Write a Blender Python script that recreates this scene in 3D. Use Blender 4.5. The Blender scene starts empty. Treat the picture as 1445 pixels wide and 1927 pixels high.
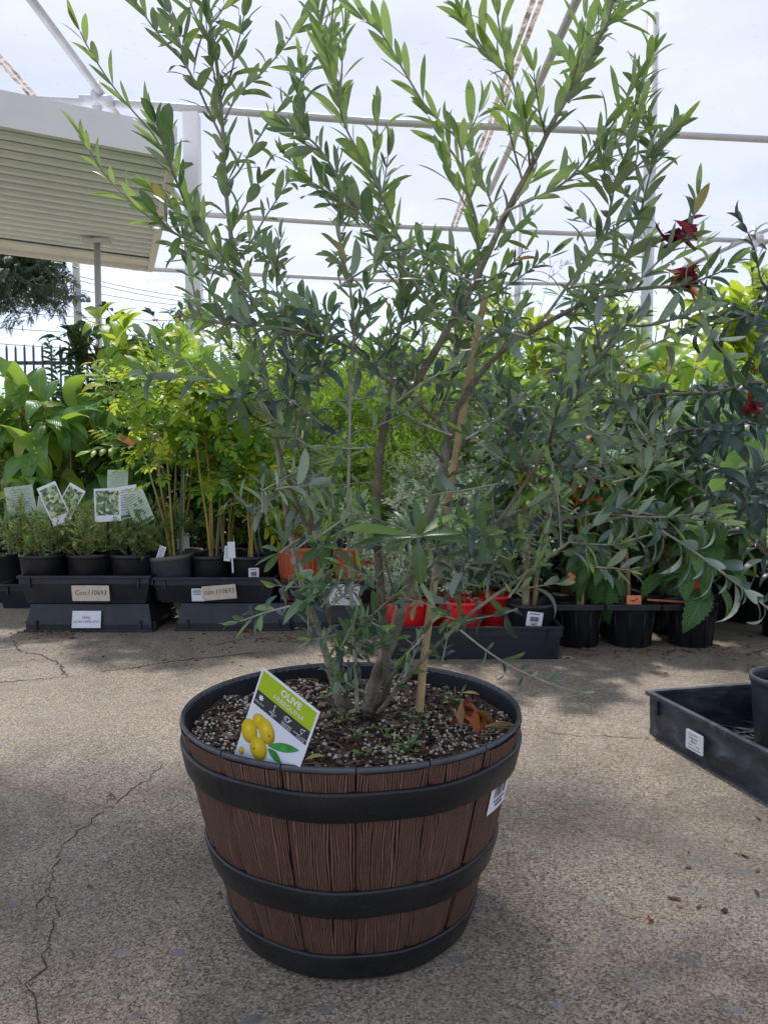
import bpy, bmesh, math, random
import numpy as np
from mathutils import Vector, Matrix
R = math.radians
scene = bpy.context.scene
COL = scene.collection

# ------------------------------------------------------------------ camera
F, PITCH, CH = 1500.0, R(3.747), 0.672
cam = bpy.data.cameras.new('camera'); camo = bpy.data.objects.new('camera', cam); COL.objects.link(camo)
camo.location = (0, 0, CH); camo.rotation_euler = (R(90) - PITCH, 0, 0)
cam.sensor_fit = 'VERTICAL'; cam.sensor_height = 36; cam.lens = 36 * F / 1927
cam.clip_start = 0.05; cam.clip_end = 1500
cam.dof.use_dof = True; cam.dof.focus_distance = 1.08; cam.dof.aperture_fstop = 26
scene.camera = camo
_fw = Vector((0, math.cos(PITCH), -math.sin(PITCH))); _up = Vector((0, math.sin(PITCH), math.cos(PITCH)))
def ray(px, py):
    return _fw + Vector((1, 0, 0)) * ((px - 722.5) / F) - _up * ((py - 963.5) / F)
def P(px, py, Y):
    d = ray(px, py); return Vector((0, 0, CH)) + d * (Y / d.y)
def PG(px, py, z=0.0):
    d = ray(px, py); return Vector((0, 0, CH)) + d * ((z - CH) / d.z)

# ------------------------------------------------------------------ sky and sun
SUN_EL, SUN_AZ = R(66), R(-10)          # azimuth from +Y towards +X
w = bpy.data.worlds.new('World'); scene.world = w; w.use_nodes = True
nt = w.node_tree; nt.nodes.clear()
wo = nt.nodes.new('ShaderNodeOutputWorld'); bg = nt.nodes.new('ShaderNodeBackground')
sky = nt.nodes.new('ShaderNodeTexSky'); sky.sky_type = 'NISHITA'; sky.sun_disc = False
sky.sun_elevation = SUN_EL; sky.sun_rotation = SUN_AZ; sky.air_density = 1.0; sky.dust_density = .6
tc = nt.nodes.new('ShaderNodeTexCoord'); mp = nt.nodes.new('ShaderNodeMapping'); mp.inputs['Scale'].default_value = (1, 1, 2.6)
nz = nt.nodes.new('ShaderNodeTexNoise'); nz.inputs['Scale'].default_value = 2.1; nz.inputs['Detail'].default_value = 7
rp = nt.nodes.new('ShaderNodeValToRGB'); rp.color_ramp.elements[0].position = .36; rp.color_ramp.elements[1].position = .66
rp.color_ramp.elements[0].color = (.35, .35, .35, 1); rp.color_ramp.elements[1].color = (.95, .95, .95, 1)
mx = nt.nodes.new('ShaderNodeMix'); mx.data_type = 'RGBA'
mx.inputs[7].default_value = (6.3, 7.1, 9.0, 1)
nt.links.new(tc.outputs['Generated'], mp.inputs[0]); nt.links.new(mp.outputs[0], nz.inputs['Vector'])
nt.links.new(nz.outputs['Fac'], rp.inputs[0]); nt.links.new(rp.outputs[0], mx.inputs[0])
nt.links.new(sky.outputs[0], mx.inputs[6]); nt.links.new(mx.outputs[2], bg.inputs[0])
bg.inputs[1].default_value = 0.086
nt.links.new(bg.outputs[0], wo.inputs[0])
sl = bpy.data.lights.new('sun', 'SUN'); so = bpy.data.objects.new('sun', sl); COL.objects.link(so)
sl.energy = 4.4; sl.angle = R(3.5); sl.color = (1.0, .955, .88)
sd = Vector((math.sin(SUN_AZ) * math.cos(SUN_EL), math.cos(SUN_AZ) * math.cos(SUN_EL), math.sin(SUN_EL)))
so.rotation_euler = sd.to_track_quat('Z', 'Y').to_euler(); so.location = sd * 20
vs = scene.view_settings; vs.view_transform = 'Standard'; vs.look = 'None'; vs.gamma = 1; vs.use_curve_mapping = False
vs.exposure = 1.08
scene.render.engine = 'CYCLES'
cy = scene.cycles; cy.max_bounces = 8; cy.transparent_max_bounces = 12; cy.diffuse_bounces = 4; cy.glossy_bounces = 3
cy.transmission_bounces = 6; cy.sample_clamp_indirect = 6; cy.caustics_reflective = False; cy.caustics_refractive = False
cy.use_denoising = True

# ------------------------------------------------------------------ material helpers
class NT:
    def __init__(s, name):
        s.m = bpy.data.materials.new(name); s.m.use_nodes = True; s.t = s.m.node_tree; s.t.nodes.clear()
        s.out = s.t.nodes.new('ShaderNodeOutputMaterial')
    def n(s, typ, **kw):
        x = s.t.nodes.new('ShaderNode' + typ)
        for k, v in kw.items():
            if k in ('op',): x.operation = v
            elif hasattr(x, k): setattr(x, k, v)
        return x
    def l(s, a, b): s.t.links.new(a, b)
    def val(s, sock, v):
        if hasattr(v, 'is_output'): s.l(v, sock)
        elif isinstance(v, (tuple, list)) and len(v) == 3 and sock.type == 'RGBA': sock.default_value = (*v, 1)
        else: sock.default_value = v
    def math(s, op, a, b=0.0, c=None, clamp=False):
        x = s.n('Math', op=op); x.use_clamp = clamp
        s.val(x.inputs[0], a); s.val(x.inputs[1], b)
        if c is not None: s.val(x.inputs[2], c)
        return x.outputs[0]
    def mix(s, f, a, b, mode='MIX'):
        x = s.n('Mix', data_type='RGBA', blend_type=mode)
        s.val(x.inputs[0], f); s.val(x.inputs[6], a); s.val(x.inputs[7], b); return x.outputs[2]
    def ramp(s, f, stops):
        x = s.n('ValToRGB'); e = x.color_ramp.elements
        while len(e) < len(stops): e.new(.5)
        for i, (p, c) in enumerate(stops):
            e[i].position = p; e[i].color = (*c, 1) if isinstance(c, (tuple, list)) else (c, c, c, 1)
        s.val(x.inputs[0], f); return x.outputs[0]
    def noise(s, vec, scale, detail=4, rough=.5, dist=0.0):
        x = s.n('TexNoise'); x.inputs['Scale'].default_value = scale; x.inputs['Detail'].default_value = detail
        x.inputs['Roughness'].default_value = rough; x.inputs['Distortion'].default_value = dist
        if vec is not None: s.l(vec, x.inputs['Vector'])
        return x.outputs['Fac']
    def voro(s, vec, scale, feature='F1', rnd=1.0):
        x = s.n('TexVoronoi', feature=feature); x.inputs['Scale'].default_value = scale; x.inputs['Randomness'].default_value = rnd
        if vec is not None: s.l(vec, x.inputs['Vector'])
        return x
    def geo(s): return s.n('NewGeometry')
    def obj(s): return s.n('TexCoord').outputs['Object']
    def bump(s, h, strength=.3, dist=.01, normal=None):
        x = s.n('Bump'); x.inputs['Strength'].default_value = strength; x.inputs['Distance'].default_value = dist
        s.l(h, x.inputs['Height'])
        if normal is not None: s.l(normal, x.inputs['Normal'])
        return x.outputs[0]
    def bsdf(s, color, rough=.5, spec=.5, metal=0.0, normal=None, link=True):
        b = s.n('BsdfPrincipled'); s.val(b.inputs['Base Color'], color); s.val(b.inputs['Roughness'], rough)
        s.val(b.inputs['Specular IOR Level'], spec); s.val(b.inputs['Metallic'], metal)
        if normal is not None: s.l(normal, b.inputs['Normal'])
        if link: s.l(b.outputs[0], s.out.inputs[0])
        return b.outputs[0]

def M_simple(name, c, rough=.5, c2=None, nscale=8, bump=0.0, bscale=60, spec=.5, metal=0.0, detail=5):
    t = NT(name); o = t.geo().outputs['Position']; col = c
    if c2 is not None:
        col = t.ramp(t.noise(o, nscale, detail, .6), [(.35, c), (.65, c2)])
    nrm = t.bump(t.noise(o, bscale, 4, .6), bump, .004) if bump else None
    rr = t.math('ADD', t.math('MULTIPLY', t.noise(o, nscale * 2.3, 4), .25), rough - .12)
    t.bsdf(col, rr, spec, metal, nrm); return t.m

def M_leaf(name, c1, c2, under, rough=.4, trans=.3, tcol=None, rib=None, ribw=.035, young=None, vein=0.0, under_rough=.6):
    t = NT(name); g = t.geo(); oi = t.n('ObjectInfo'); at = t.n('Attribute'); at.attribute_name = 'lv'
    v = t.math('FRACT', t.math('ADD', oi.outputs['Random'], at.outputs['Fac']))
    col = t.mix(v, c1, c2)
    if young is not None:   # some leaves are younger and lighter
        v2 = t.math('FRACT', t.math('MULTIPLY', v, 7.31))
        col = t.mix(t.math('GREATER_THAN', v2, .80), col, young)
    fine = t.noise(g.outputs['Position'], 55, 3)
    col = t.mix(t.math('MULTIPLY', fine, .35), col, t.mix(.5, col, (0.0, 0.0, 0.0)), 'MIX')
    uv = t.n('UVMap'); sp = t.n('SeparateXYZ'); t.l(uv.outputs[0], sp.inputs[0])
    a = t.math('ABSOLUTE', t.math('SUBTRACT', sp.outputs[0], .5))
    rb = t.math('LESS_THAN', a, ribw)
    if rib is not None: col = t.mix(t.math('MULTIPLY', rb, .8), col, rib)
    und = t.mix(t.math('MULTIPLY', fine, .5), under, t.mix(.4, under, (0, 0, 0)))
    col = t.mix(g.outputs['Backfacing'], col, und)
    rr = t.math('ADD', t.math('MULTIPLY', g.outputs['Backfacing'], under_rough - rough), rough)
    nrm = None
    if vein:
        wv = t.math('SINE', t.math('MULTIPLY', t.math('SUBTRACT', sp.outputs[1], t.math('MULTIPLY', a, .45)), 75))
        nrm = t.bump(wv, vein, .0012)
        col = t.mix(t.math('MULTIPLY', t.math('GREATER_THAN', wv, .86), .3), col, rib if rib else c2)
    b = t.bsdf(col, rr, .36, 0, nrm, link=False)
    tr = t.n('BsdfTranslucent'); t.val(tr.inputs[0], tcol if tcol else t.mix(.5, col, c2))
    ms = t.n('MixShader'); ms.inputs[0].default_value = trans
    t.l(b, ms.inputs[1]); t.l(tr.outputs[0], ms.inputs[2]); t.l(ms.outputs[0], t.out.inputs[0])
    return t.m

MAT = {}
# olive tree
MAT['olive'] = M_leaf('olive_leaf', (.036, .090, .040), (.105, .185, .085), (.32, .41, .29), .27, .26, (.28, .46, .08), (.15, .21, .12))
MAT['olive_young'] = M_leaf('olive_leaf_young', (.100, .205, .050), (.18, .31, .085), (.34, .46, .27), .38, .36, (.44, .64, .11), (.22, .32, .13))
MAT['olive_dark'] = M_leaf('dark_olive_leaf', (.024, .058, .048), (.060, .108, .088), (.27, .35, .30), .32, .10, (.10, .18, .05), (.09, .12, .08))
MAT['bark'] = M_simple('olive_bark', (.15, .13, .09), .85, (.34, .31, .24), 30, .9, 160, spec=.25)
MAT['bark_dark'] = M_simple('olive_bark_dark', (.085, .073, .048), .85, (.21, .185, .13), 34, .9, 190, spec=.25)
MAT['twig'] = M_simple('olive_twig', (.26, .25, .19), .7, (.38, .36, .30), 30, .3, 200)
# background foliage
MAT['yellow'] = M_leaf('yellow_green_leaf', (.17, .34, .028), (.32, .47, .045), (.28, .40, .10), .42, .45, (.60, .74, .06), (.40, .46, .12), young=(.46, .46, .04))
MAT['green'] = M_leaf('green_leaf', (.075, .20, .035), (.14, .32, .055), (.20, .34, .11), .36, .38, (.38, .64, .07), (.24, .36, .12), young=(.26, .38, .05))
MAT['mango'] = M_leaf('broad_green_leaf', (.08, .22, .055), (.15, .32, .085), (.24, .38, .12), .33, .36, (.42, .64, .07), (.34, .44, .17), .022, young=(.30, .40, .05), vein=.35)
MAT['deep'] = M_leaf('deep_green_leaf', (.020, .060, .024), (.040, .10, .034), (.10, .17, .07), .34, .18, (.12, .26, .04), (.09, .17, .06))
MAT['serrate'] = M_leaf('toothed_leaf', (.06, .17, .05), (.11, .24, .07), (.18, .27, .13), .34, .22, (.26, .42, .08), (.26, .34, .13), .02, vein=.8)
MAT['pale'] = M_leaf('pale_veined_leaf', (.22, .34, .12), (.30, .42, .16), (.26, .36, .17), .45, .3, (.5, .6, .2), (.46, .54, .30), .02, vein=.9)
MAT['fine'] = M_leaf('needle_leaf', (.09, .21, .03), (.22, .38, .05), (.15, .28, .06), .45, .36, (.48, .70, .06), None)
MAT['grey'] = M_leaf('grey_green_leaf', (.20, .30, .19), (.32, .42, .29), (.34, .42, .31), .55, .22, (.40, .52, .26), None)
MAT['tiny'] = M_leaf('tiny_leaf', (.10, .20, .04), (.24, .33, .09), (.16, .24, .09), .45, .25, (.30, .42, .07), None, young=(.30, .26, .06))
MAT['fern'] = M_leaf('fern_leaf', (.035, .11, .03), (.06, .16, .04), (.09, .18, .06), .45, .25, (.18, .36, .05), None)
MAT['redleaf'] = M_leaf('wilted_red_petal', (.16, .010, .022), (.34, .022, .045), (.28, .035, .05), .5, .15, (.35, .03, .05), (.30, .06, .06), vein=.6)
MAT['rust'] = M_leaf('rusty_leaf', (.30, .06, .02), (.42, .12, .03), (.30, .09, .03), .5, .25, (.5, .12, .03), None)
MAT['dry'] = M_leaf('dry_leaf', (.28, .13, .045), (.38, .24, .11), (.30, .17, .08), .7, .2, (.4, .2, .06), (.44, .30, .16), vein=.6)
MAT['stem_brown'] = M_simple('brown_stem', (.19, .11, .055), .7, (.30, .19, .09), 20, .4, 150)
MAT['stem_orange'] = M_simple('orange_green_stem', (.34, .20, .05), .6, (.30, .32, .09), 9, .3, 150)
MAT['stem_green'] = M_simple('green_stem', (.12, .20, .05), .6, (.20, .26, .08), 20)
MAT['bluestake'] = M_simple('blue_green_stake', (.05, .14, .12), .6)
# plastics, metal, card
MAT['black'] = M_simple('black_plastic', (.007, .008, .010), .42, (.014, .015, .019), 14, .15, 90, .45)
MAT['tray'] = M_simple('black_tray_plastic', (.008, .010, .014), .45, (.018, .021, .030), 10, .25, 60, .5)
t = NT('scuffed_tray_plastic'); o = t.geo().outputs['Position']
mpn = t.n('Mapping'); mpn.inputs['Scale'].default_value = (1, 1, 2.2); t.l(o, mpn.inputs[0])
sc = t.ramp(t.noise(mpn.outputs[0], 13, 8, .62, .6), [(.40, (.018, .021, .028)), (.58, (.055, .064, .085)), (.74, (.15, .165, .19))])
fs = t.math('MULTIPLY', t.math('GREATER_THAN', t.noise(o, 120, 2), .70), .3)
t.bsdf(t.mix(fs, sc, (.16, .16, .16)), .5, .4, 0, t.bump(t.noise(o, 70, 4), .2, .003)); MAT['scuffed'] = t.m
MAT['greypot'] = M_simple('faded_black_pot', (.035, .042, .055), .5, (.060, .068, .080), 12, .2, 80)
MAT['rim_khaki'] = M_simple('faded_rim', (.10, .095, .075), .6, (.14, .13, .10), 18)
MAT['terracotta'] = M_simple('terracotta_plastic', (.40, .085, .030), .42, (.50, .13, .05), 9)
MAT['red'] = M_simple('red_plastic', (.62, .012, .016), .38, (.70, .02, .02), 8)
MAT['soil'] = M_simple('potting_soil', (.025, .016, .010), .95, (.09, .055, .035), 70, .9, 220)
MAT['white'] = M_simple('white_paint', (.74, .75, .76), .5, (.80, .80, .80), 3)
MAT['panel'] = M_simple('white_soffit', (.80, .88, .92), .5, (.84, .91, .94), 2)
MAT['galv'] = M_simple('galvanised_steel', (.54, .56, .57), .45, (.62, .64, .66), 14, .1, 60, .5, .55)
MAT['pipe'] = M_simple('dull_steel_pipe', (.46, .48, .48), .55, (.52, .54, .54), 10, .1, 60, .5, .35)
MAT['paper'] = M_simple('white_paper', (.78, .80, .84), .6, (.72, .74, .78), 40)
MAT['beigepaper'] = M_simple('beige_paper', (.58, .50, .38), .75, (.68, .60, .47), 50)
MAT['ink'] = M_simple('black_ink', (.02, .02, .025), .7)
MAT['blueink'] = M_simple('blue_ink', (.05, .07, .18), .7)
MAT['tagorange'] = M_simple('orange_card', (.72, .13, .02), .5, (.66, .17, .05), 20)
MAT['tagred'] = M_simple('dark_red_card', (.34, .045, .02), .5, (.42, .06, .02), 20)
MAT['tagsalmon'] = M_simple('orange_plastic_tag', (.86, .24, .10), .5)
MAT['bamboo'] = M_simple('bamboo_stake', (.36, .25, .12), .7, (.50, .37, .19), 22, .2, 90)
MAT['fence'] = M_simple('black_fence_paint', (.03, .035, .045), .5)
MAT['polewood'] = M_simple('weathered_pole_wood', (.30, .33, .28), .85, (.38, .39, .34), 3, .4, 20)
MAT['wire'] = M_simple('wire', (.10, .11, .13), .6)
MAT['block'] = M_simple('grey_blockwork', (.34, .33, .33), .9, (.44, .43, .42), 1.5, .3, 12)
MAT['roofsheet'] = M_simple('grey_roof_sheet', (.36, .36, .35), .5, (.42, .42, .41), 1.2)
MAT['yellowing'] = M_leaf('yellow_fallen_leaf', (.48, .42, .10), (.56, .50, .14), (.5, .45, .2), .5, .2, (.6, .5, .1), None)
MAT['perlite'] = M_simple('perlite', (.40, .37, .29), .9, (.62, .59, .50), 90)

def M_chip():
    t = NT('bark_chip'); g = t.geo(); r = g.outputs['Random Per Island']
    c = t.ramp(r, [(0, (.020, .014, .011)), (.35, (.05, .032, .024)), (.7, (.12, .078, .062)), (1, (.22, .165, .135))])
    t.bsdf(c, .85, .3, 0, t.bump(t.noise(g.outputs['Position'], 300, 3), .5, .002)); return t.m
MAT['chip'] = M_chip()

def M_litter():
    t = NT('litter'); g = t.geo(); r = g.outputs['Random Per Island']
    c = t.ramp(r, [(0, (.05, .035, .025)), (.4, (.13, .07, .04)), (.7, (.24, .13, .07)), (1, (.30, .22, .13))])
    t.bsdf(c, .85, .3); return t.m
MAT['litter'] = M_litter()

def M_ground():
    t = NT('aggregate_concrete'); p = t.geo().outputs['Position']
    big = t.noise(p, 1.7, 5, .6, .4)
    base = t.ramp(big, [(.34, (.145, .118, .086)), (.5, (.225, .192, .148)), (.68, (.31, .276, .220))])
    mid = t.noise(p, 9, 6, .7)
    base = t.mix(t.math('MULTIPLY', mid, .55), base, t.mix(.55, base, (.07, .055, .04)))
    # pebbles of the exposed aggregate
    wv = t.n('TexNoise'); wv.inputs['Scale'].default_value = 60; t.l(p, wv.inputs['Vector'])
    vadd = t.n('VectorMath', op='MULTIPLY_ADD'); t.l(wv.outputs['Color'], vadd.inputs[0]); vadd.inputs[1].default_value = (.005,) * 3; t.l(p, vadd.inputs[2])
    v1 = t.voro(vadd.outputs[0], 300); v2 = t.voro(vadd.outputs[0], 520)
    hs = t.n('SeparateColor'); t.l(v1.outputs['Color'], hs.inputs[0])
    pc = t.ramp(hs.outputs[0], [(0, (.05, .038, .028)), (.25, (.15, .11, .075)), (.55, (.33, .275, .20)), (.85, (.50, .43, .33)), (1, (.70, .63, .49))])
    wet = t.ramp(t.noise(p, 3.1, 4, .6), [(.35, .72), (.7, .32)])
    col = t.mix(wet, base, pc)
    hs2 = t.n('SeparateColor'); t.l(v2.outputs['Color'], hs2.inputs[0])
    col = t.mix(t.math('MULTIPLY', t.math('GREATER_THAN', hs2.outputs[1], .72), .5), col, (.56, .50, .40))
    hs4 = t.n('SeparateColor'); t.l(t.voro(vadd.outputs[0], 150).outputs['Color'], hs4.inputs[0])
    col = t.mix(t.math('MULTIPLY', t.math('GREATER_THAN', hs4.outputs[2], .88), .5), col, t.mix(hs4.outputs[0], (.42, .36, .27), (.12, .10, .085)))
    col = t.mix(1.0, col, (.79, .785, .775), 'MULTIPLY')
    # flat blue grey stones
    ms = t.n('Mapping'); ms.inputs['Scale'].default_value = (1, 1.35, 1); ms.inputs['Rotation'].default_value = (0, 0, .6); t.l(vadd.outputs[0], ms.inputs[0])
    v3 = t.voro(ms.outputs[0], 34)
    h3 = t.n('SeparateColor'); t.l(v3.outputs['Color'], h3.inputs[0])
    st = t.math('MULTIPLY', t.math('GREATER_THAN', h3.outputs[0], .64), t.math('LESS_THAN', v3.outputs['Distance'], t.math('MULTIPLY', h3.outputs[2], .40)))
    stc = t.mix(h3.outputs[1], (.13, .145, .15), (.24, .25, .245))
    col = t.mix(t.math('MULTIPLY', st, .70), col, stc)
    stain = t.ramp(t.noise(p, 2.3, 6, .65, .8), [(.50, 0.0), (.66, .75)])
    col = t.mix(stain, col, t.mix(.55, col, (.05, .045, .035)))
    hgt = t.math('ADD', t.math('MULTIPLY', hs.outputs[1], .9), t.math('MULTIPLY', mid, .8))
    nrm = t.bump(hgt, .6, .003)
    t.bsdf(col, .88, .3, 0, nrm); return t.m
MAT['ground'] = M_ground()
MAT['crack'] = M_simple('crack_dirt', (.035, .028, .02), .95, (.07, .05, .035), 40)

def M_film():
    t = NT('white_poly_film'); p = t.geo().outputs['Position']
    n = t.noise(p, 1.1, 4, .6)
    dirt = t.ramp(t.noise(p, 22, 2, .4), [(.70, 0.0), (.75, .4)])
    blot = t.ramp(t.noise(p, .8, 6, .65, 1.0), [(.58, 0.0), (.75, .35)])
    c = t.mix(n, (.535, .525, .575), (.60, .59, .64))
    c = t.mix(dirt, c, (.45, .36, .32)); c = t.mix(blot, c, (.66, .62, .60))
    tp = t.n('BsdfTransparent'); t.val(tp.inputs[0], c)
    tr = t.n('BsdfTranslucent'); t.val(tr.inputs[0], c)
    ms = t.n('MixShader'); ms.inputs[0].default_value = .22
    t.l(tp.outputs[0], ms.inputs[1]); t.l(tr.outputs[0], ms.inputs[2]); t.l(ms.outputs[0], t.out.inputs[0]); return t.m
MAT['film'] = M_film()
def M_seam():
    t = NT('mouldy_seam_tape'); p = t.geo().outputs['Position']
    c = t.ramp(t.noise(p, 16, 6, .7), [(.38, (.14, .10, .06)), (.52, (.38, .33, .26)), (.66, (.62, .58, .50))])
    tr = t.n('BsdfTranslucent'); t.val(tr.inputs[0], c); b = t.bsdf(c, .8, link=False)
    ms = t.n('MixShader'); ms.inputs[0].default_value = .6; t.l(b, ms.inputs[1]); t.l(tr.outputs[0], ms.inputs[2]); t.l(ms.outputs[0], t.out.inputs[0]); return t.m
MAT['seam'] = M_seam()

def M_stave():
    t = NT('moulded_wood_grain'); uv = t.n('UVMap'); oi = t.n('ObjectInfo')
    s = t.n('SeparateXYZ'); t.l(uv.outputs[0], s.inputs[0])
    cb = t.n('CombineXYZ'); t.l(t.math('MULTIPLY', s.outputs[0], 5.0), cb.inputs[0]); t.l(t.math('MULTIPLY', s.outputs[1], 1.6), cb.inputs[1])
    t.l(t.math('MULTIPLY', oi.outputs['Random'], 40), cb.inputs[2])
    n1 = t.noise(cb.outputs[0], 1.0, 2, .5)
    cb2 = t.n('CombineXYZ'); t.l(t.math('MULTIPLY', s.outputs[0], 60.0), cb2.inputs[0]); t.l(t.math('MULTIPLY', s.outputs[1], 14), cb2.inputs[1]); t.l(oi.outputs['Random'], cb2.inputs[2])
    n2 = t.noise(cb2.outputs[0], 1.0, 3, .6)
    ph = t.math('ADD', t.math('MULTIPLY', s.outputs[0], 190.0), t.math('MULTIPLY', n1, 34.0))
    ph = t.math('ADD', ph, t.math('MULTIPLY', n2, 2.6))
    g = t.math('ADD', t.math('MULTIPLY', t.math('SINE', ph), .5), .5)
    g = t.math('MULTIPLY', g, t.math('ADD', t.math('MULTIPLY', n2, .5), .72), clamp=True)
    dirt = t.noise(t.geo().outputs['Position'], 14, 5, .6)
    hi = t.mix(t.math('FRACT', t.math('MULTIPLY', oi.outputs['Random'], 5.7)), t.mix(dirt, (.135, .060, .036), (.215, .108, .070)), t.mix(dirt, (.165, .080, .052), (.245, .135, .092)))
    hi = t.mix(t.ramp(t.noise(t.geo().outputs['Position'], 30, 7, .7), [(.55, 0.0), (.75, .5)]), hi, (.27, .20, .15))
    col = t.ramp(g, [(.30, (.04, .034, .034)), (.54, (1, 1, 1))])
    col = t.mix(1.0, col, hi, 'MULTIPLY')
    col = t.mix(.12, col, (.03, .018, .014))
    t.bsdf(col, .52, .4, 0, t.bump(g, .5, .0016)); return t.m
MAT['stave'] = M_stave()
t = NT('hoop_plastic'); p = t.geo().outputs['Position']
sp = t.math('MULTIPLY', t.math('GREATER_THAN', t.noise(p, 210, 2), .74), .35)
mph = t.n('Mapping'); mph.inputs['Scale'].default_value = (1, 1, 3.5); t.l(p, mph.inputs[0])
scf = t.ramp(t.noise(mph.outputs[0], 26, 9, .72, 1.2), [(.60, 0.0), (.72, .55)])
dst = t.ramp(t.noise(p, 7, 6, .65), [(.45, 0.0), (.75, .35)])
hc = t.mix(dst, t.mix(t.noise(p, 12, 5), (.006, .007, .008), (.013, .014, .016)), (.045, .042, .038))
t.bsdf(t.mix(sp, t.mix(scf, hc, (.055, .057, .062)), (.12, .12, .12)), t.math('ADD', t.math('MULTIPLY', dst, .6), .32), .36, 0, t.bump(t.noise(p, 90, 5, .6), .35, .003)); MAT['hoop'] = t.m
MAT['rimgrey'] = M_simple('grey_rim_plastic', (.040, .045, .054), .45, (.070, .078, .090), 20, .2, 100)
MAT['inner'] = M_simple('inner_plastic', (.005, .006, .008), .55, (.010, .011, .015), 18, .1, 90, spec=.2)

# ------------------------------------------------------------------ mesh helpers
class MB:
    def __init__(s): s.v = []; s.f = []; s.uv = {}
    def add(s, v, f):
        o = len(s.v); s.v += [tuple(x) for x in v]; s.f += [tuple(i + o for i in x) for x in f]
    def box(s, c, size, M=None):
        cx, cy, cz = c; a, b, d = size[0] / 2, size[1] / 2, size[2] / 2
        v = [Vector((cx + i * a, cy + j * b, cz + k * d)) for k in (-1, 1) for j in (-1, 1) for i in (-1, 1)]
        if M is not None: v = [M @ x for x in v]
        s.add(v, [(0, 2, 3, 1), (4, 5, 7, 6), (0, 1, 5, 4), (2, 6, 7, 3), (0, 4, 6, 2), (1, 3, 7, 5)])
    def hexa(s, b, tt):   # bottom quad, top quad (both counter-clockwise from above)
        s.add(list(b) + list(tt), [(3, 2, 1, 0), (4, 5, 6, 7), (0, 1, 5, 4), (1, 2, 6, 5), (2, 3, 7, 6), (3, 0, 4, 7)])
    def tube(s, pts, radii, n=6, cap=True):
        pts = [Vector(p) for p in pts]; k = len(pts)
        if not hasattr(radii, '__len__'): radii = [radii] * k
        prev = None; V = []
        for i, p in enumerate(pts):
            d = (pts[min(i + 1, k - 1)] - pts[max(i - 1, 0)]).normalized()
            if prev is None:
                u = d.cross(Vector((0, 0, 1)));  u = u if u.length > .1 else d.cross(Vector((1, 0, 0)))
            else: u = prev - d * prev.dot(d)
            u.normalize(); prev = u; w_ = d.cross(u)
            for j in range(n):
                a = 2 * math.pi * j / n; V.append(p + (u * math.cos(a) + w_ * math.sin(a)) * radii[i])
        Fc = [(i * n + j, i * n + (j + 1) % n, (i + 1) * n + (j + 1) % n, (i + 1) * n + j) for i in range(k - 1) for j in range(n)]
        if cap: Fc += [tuple(reversed(range(n))), tuple((k - 1) * n + j for j in range(n))]
        s.add(V, Fc)
    def lathe(s, prof, n=32, c=(0, 0, 0), a0=0, a1=2 * math.pi, closed=True, close_prof=False):
        V = []; m = len(prof); steps = n if closed else n + 1
        for i in range(steps):
            a = a0 + (a1 - a0) * i / n
            for r, z in prof: V.append((c[0] + r * math.cos(a), c[1] + r * math.sin(a), c[2] + z))
        Fc = []
        for i in range(n):
            i2 = (i + 1) % steps
            for j in range(m if close_prof else m - 1):
                j2 = (j + 1) % m; Fc.append((i * m + j, i2 * m + j, i2 * m + j2, i * m + j2))
        s.add(V, Fc)
    def build(s, name, mat, parent=None, smooth=True, kind=None, label=None):
        me = bpy.data.meshes.new(name); me.from_pydata(s.v, [], s.f)
        me.materials.append(mat)
        if smooth: me.polygons.foreach_set('use_smooth', [True] * len(me.polygons))
        me.update(); return link(name, me, parent, kind, label, smooth)

def link(name, me, parent=None, kind=None, label=None, smooth=False):
    o = bpy.data.objects.new(name, me); COL.objects.link(o)
    if parent is not None:
        o.parent = parent; o.matrix_parent_inverse = parent_world(parent).inverted()
    if kind: o['kind'] = kind
    if label: o['label'] = label
    return o
def parent_world(o):
    m = o.matrix_basis.copy()
    if o.parent: m = parent_world(o.parent) @ o.matrix_parent_inverse @ m
    return m
def thing(name, label, cat, loc=(0, 0, 0), group=None, rz=0.0):
    o = bpy.data.objects.new(name, None); COL.objects.link(o); o.empty_display_size = .05
    o.matrix_basis = Matrix.Translation(loc) @ Matrix.Rotation(rz, 4, 'Z')
    return tag(o, label, cat, group)
def tag(o, label=None, cat=None, group=None, kind=None):
    if label: o['label'] = label
    if cat: o['category'] = cat
    if group: o['group'] = group
    if kind: o['kind'] = kind
    return o
def bevel(o, wd=.002, seg=2):
    m = o.modifiers.new('bevel', 'BEVEL'); m.width = wd; m.segments = seg; m.limit_method = 'ANGLE'; m.angle_limit = R(40)
    return o
def text(body, size, mat, M, parent, name='lettering', align='CENTER', sx=1.0, bold=0.0, shear=0.0):
    cu = bpy.data.curves.new(name, 'FONT'); cu.body = body; cu.size = size; cu.align_x = align; cu.align_y = 'CENTER'
    cu.offset = bold; cu.extrude = 0.00008; cu.resolution_u = 2; cu.shear = shear
    tmp = bpy.data.objects.new('tmp', cu); COL.objects.link(tmp)
    dg = bpy.context.evaluated_depsgraph_get(); me = bpy.data.meshes.new_from_object(tmp.evaluated_get(dg))
    bpy.data.objects.remove(tmp); me.materials.clear(); me.materials.append(mat)
    me.transform(M @ Matrix.Diagonal((sx, 1, 1, 1)))
    me.name = name
    return link(name, me, parent)
def frame(o, u, v):       # matrix with x=u, y=v, z=u x v at o
    u = Vector(u).normalized(); v = Vector(v); v = (v - u * v.dot(u)).normalized(); n = u.cross(v)
    return Matrix(((u.x, v.x, n.x, o[0]), (u.y, v.y, n.y, o[1]), (u.z, v.z, n.z, o[2]), (0, 0, 0, 1)))
def flat(M, pts, z=0.0):   # polygon in the plane of M
    return [M @ Vector((x, y, z)) for x, y in pts]
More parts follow.
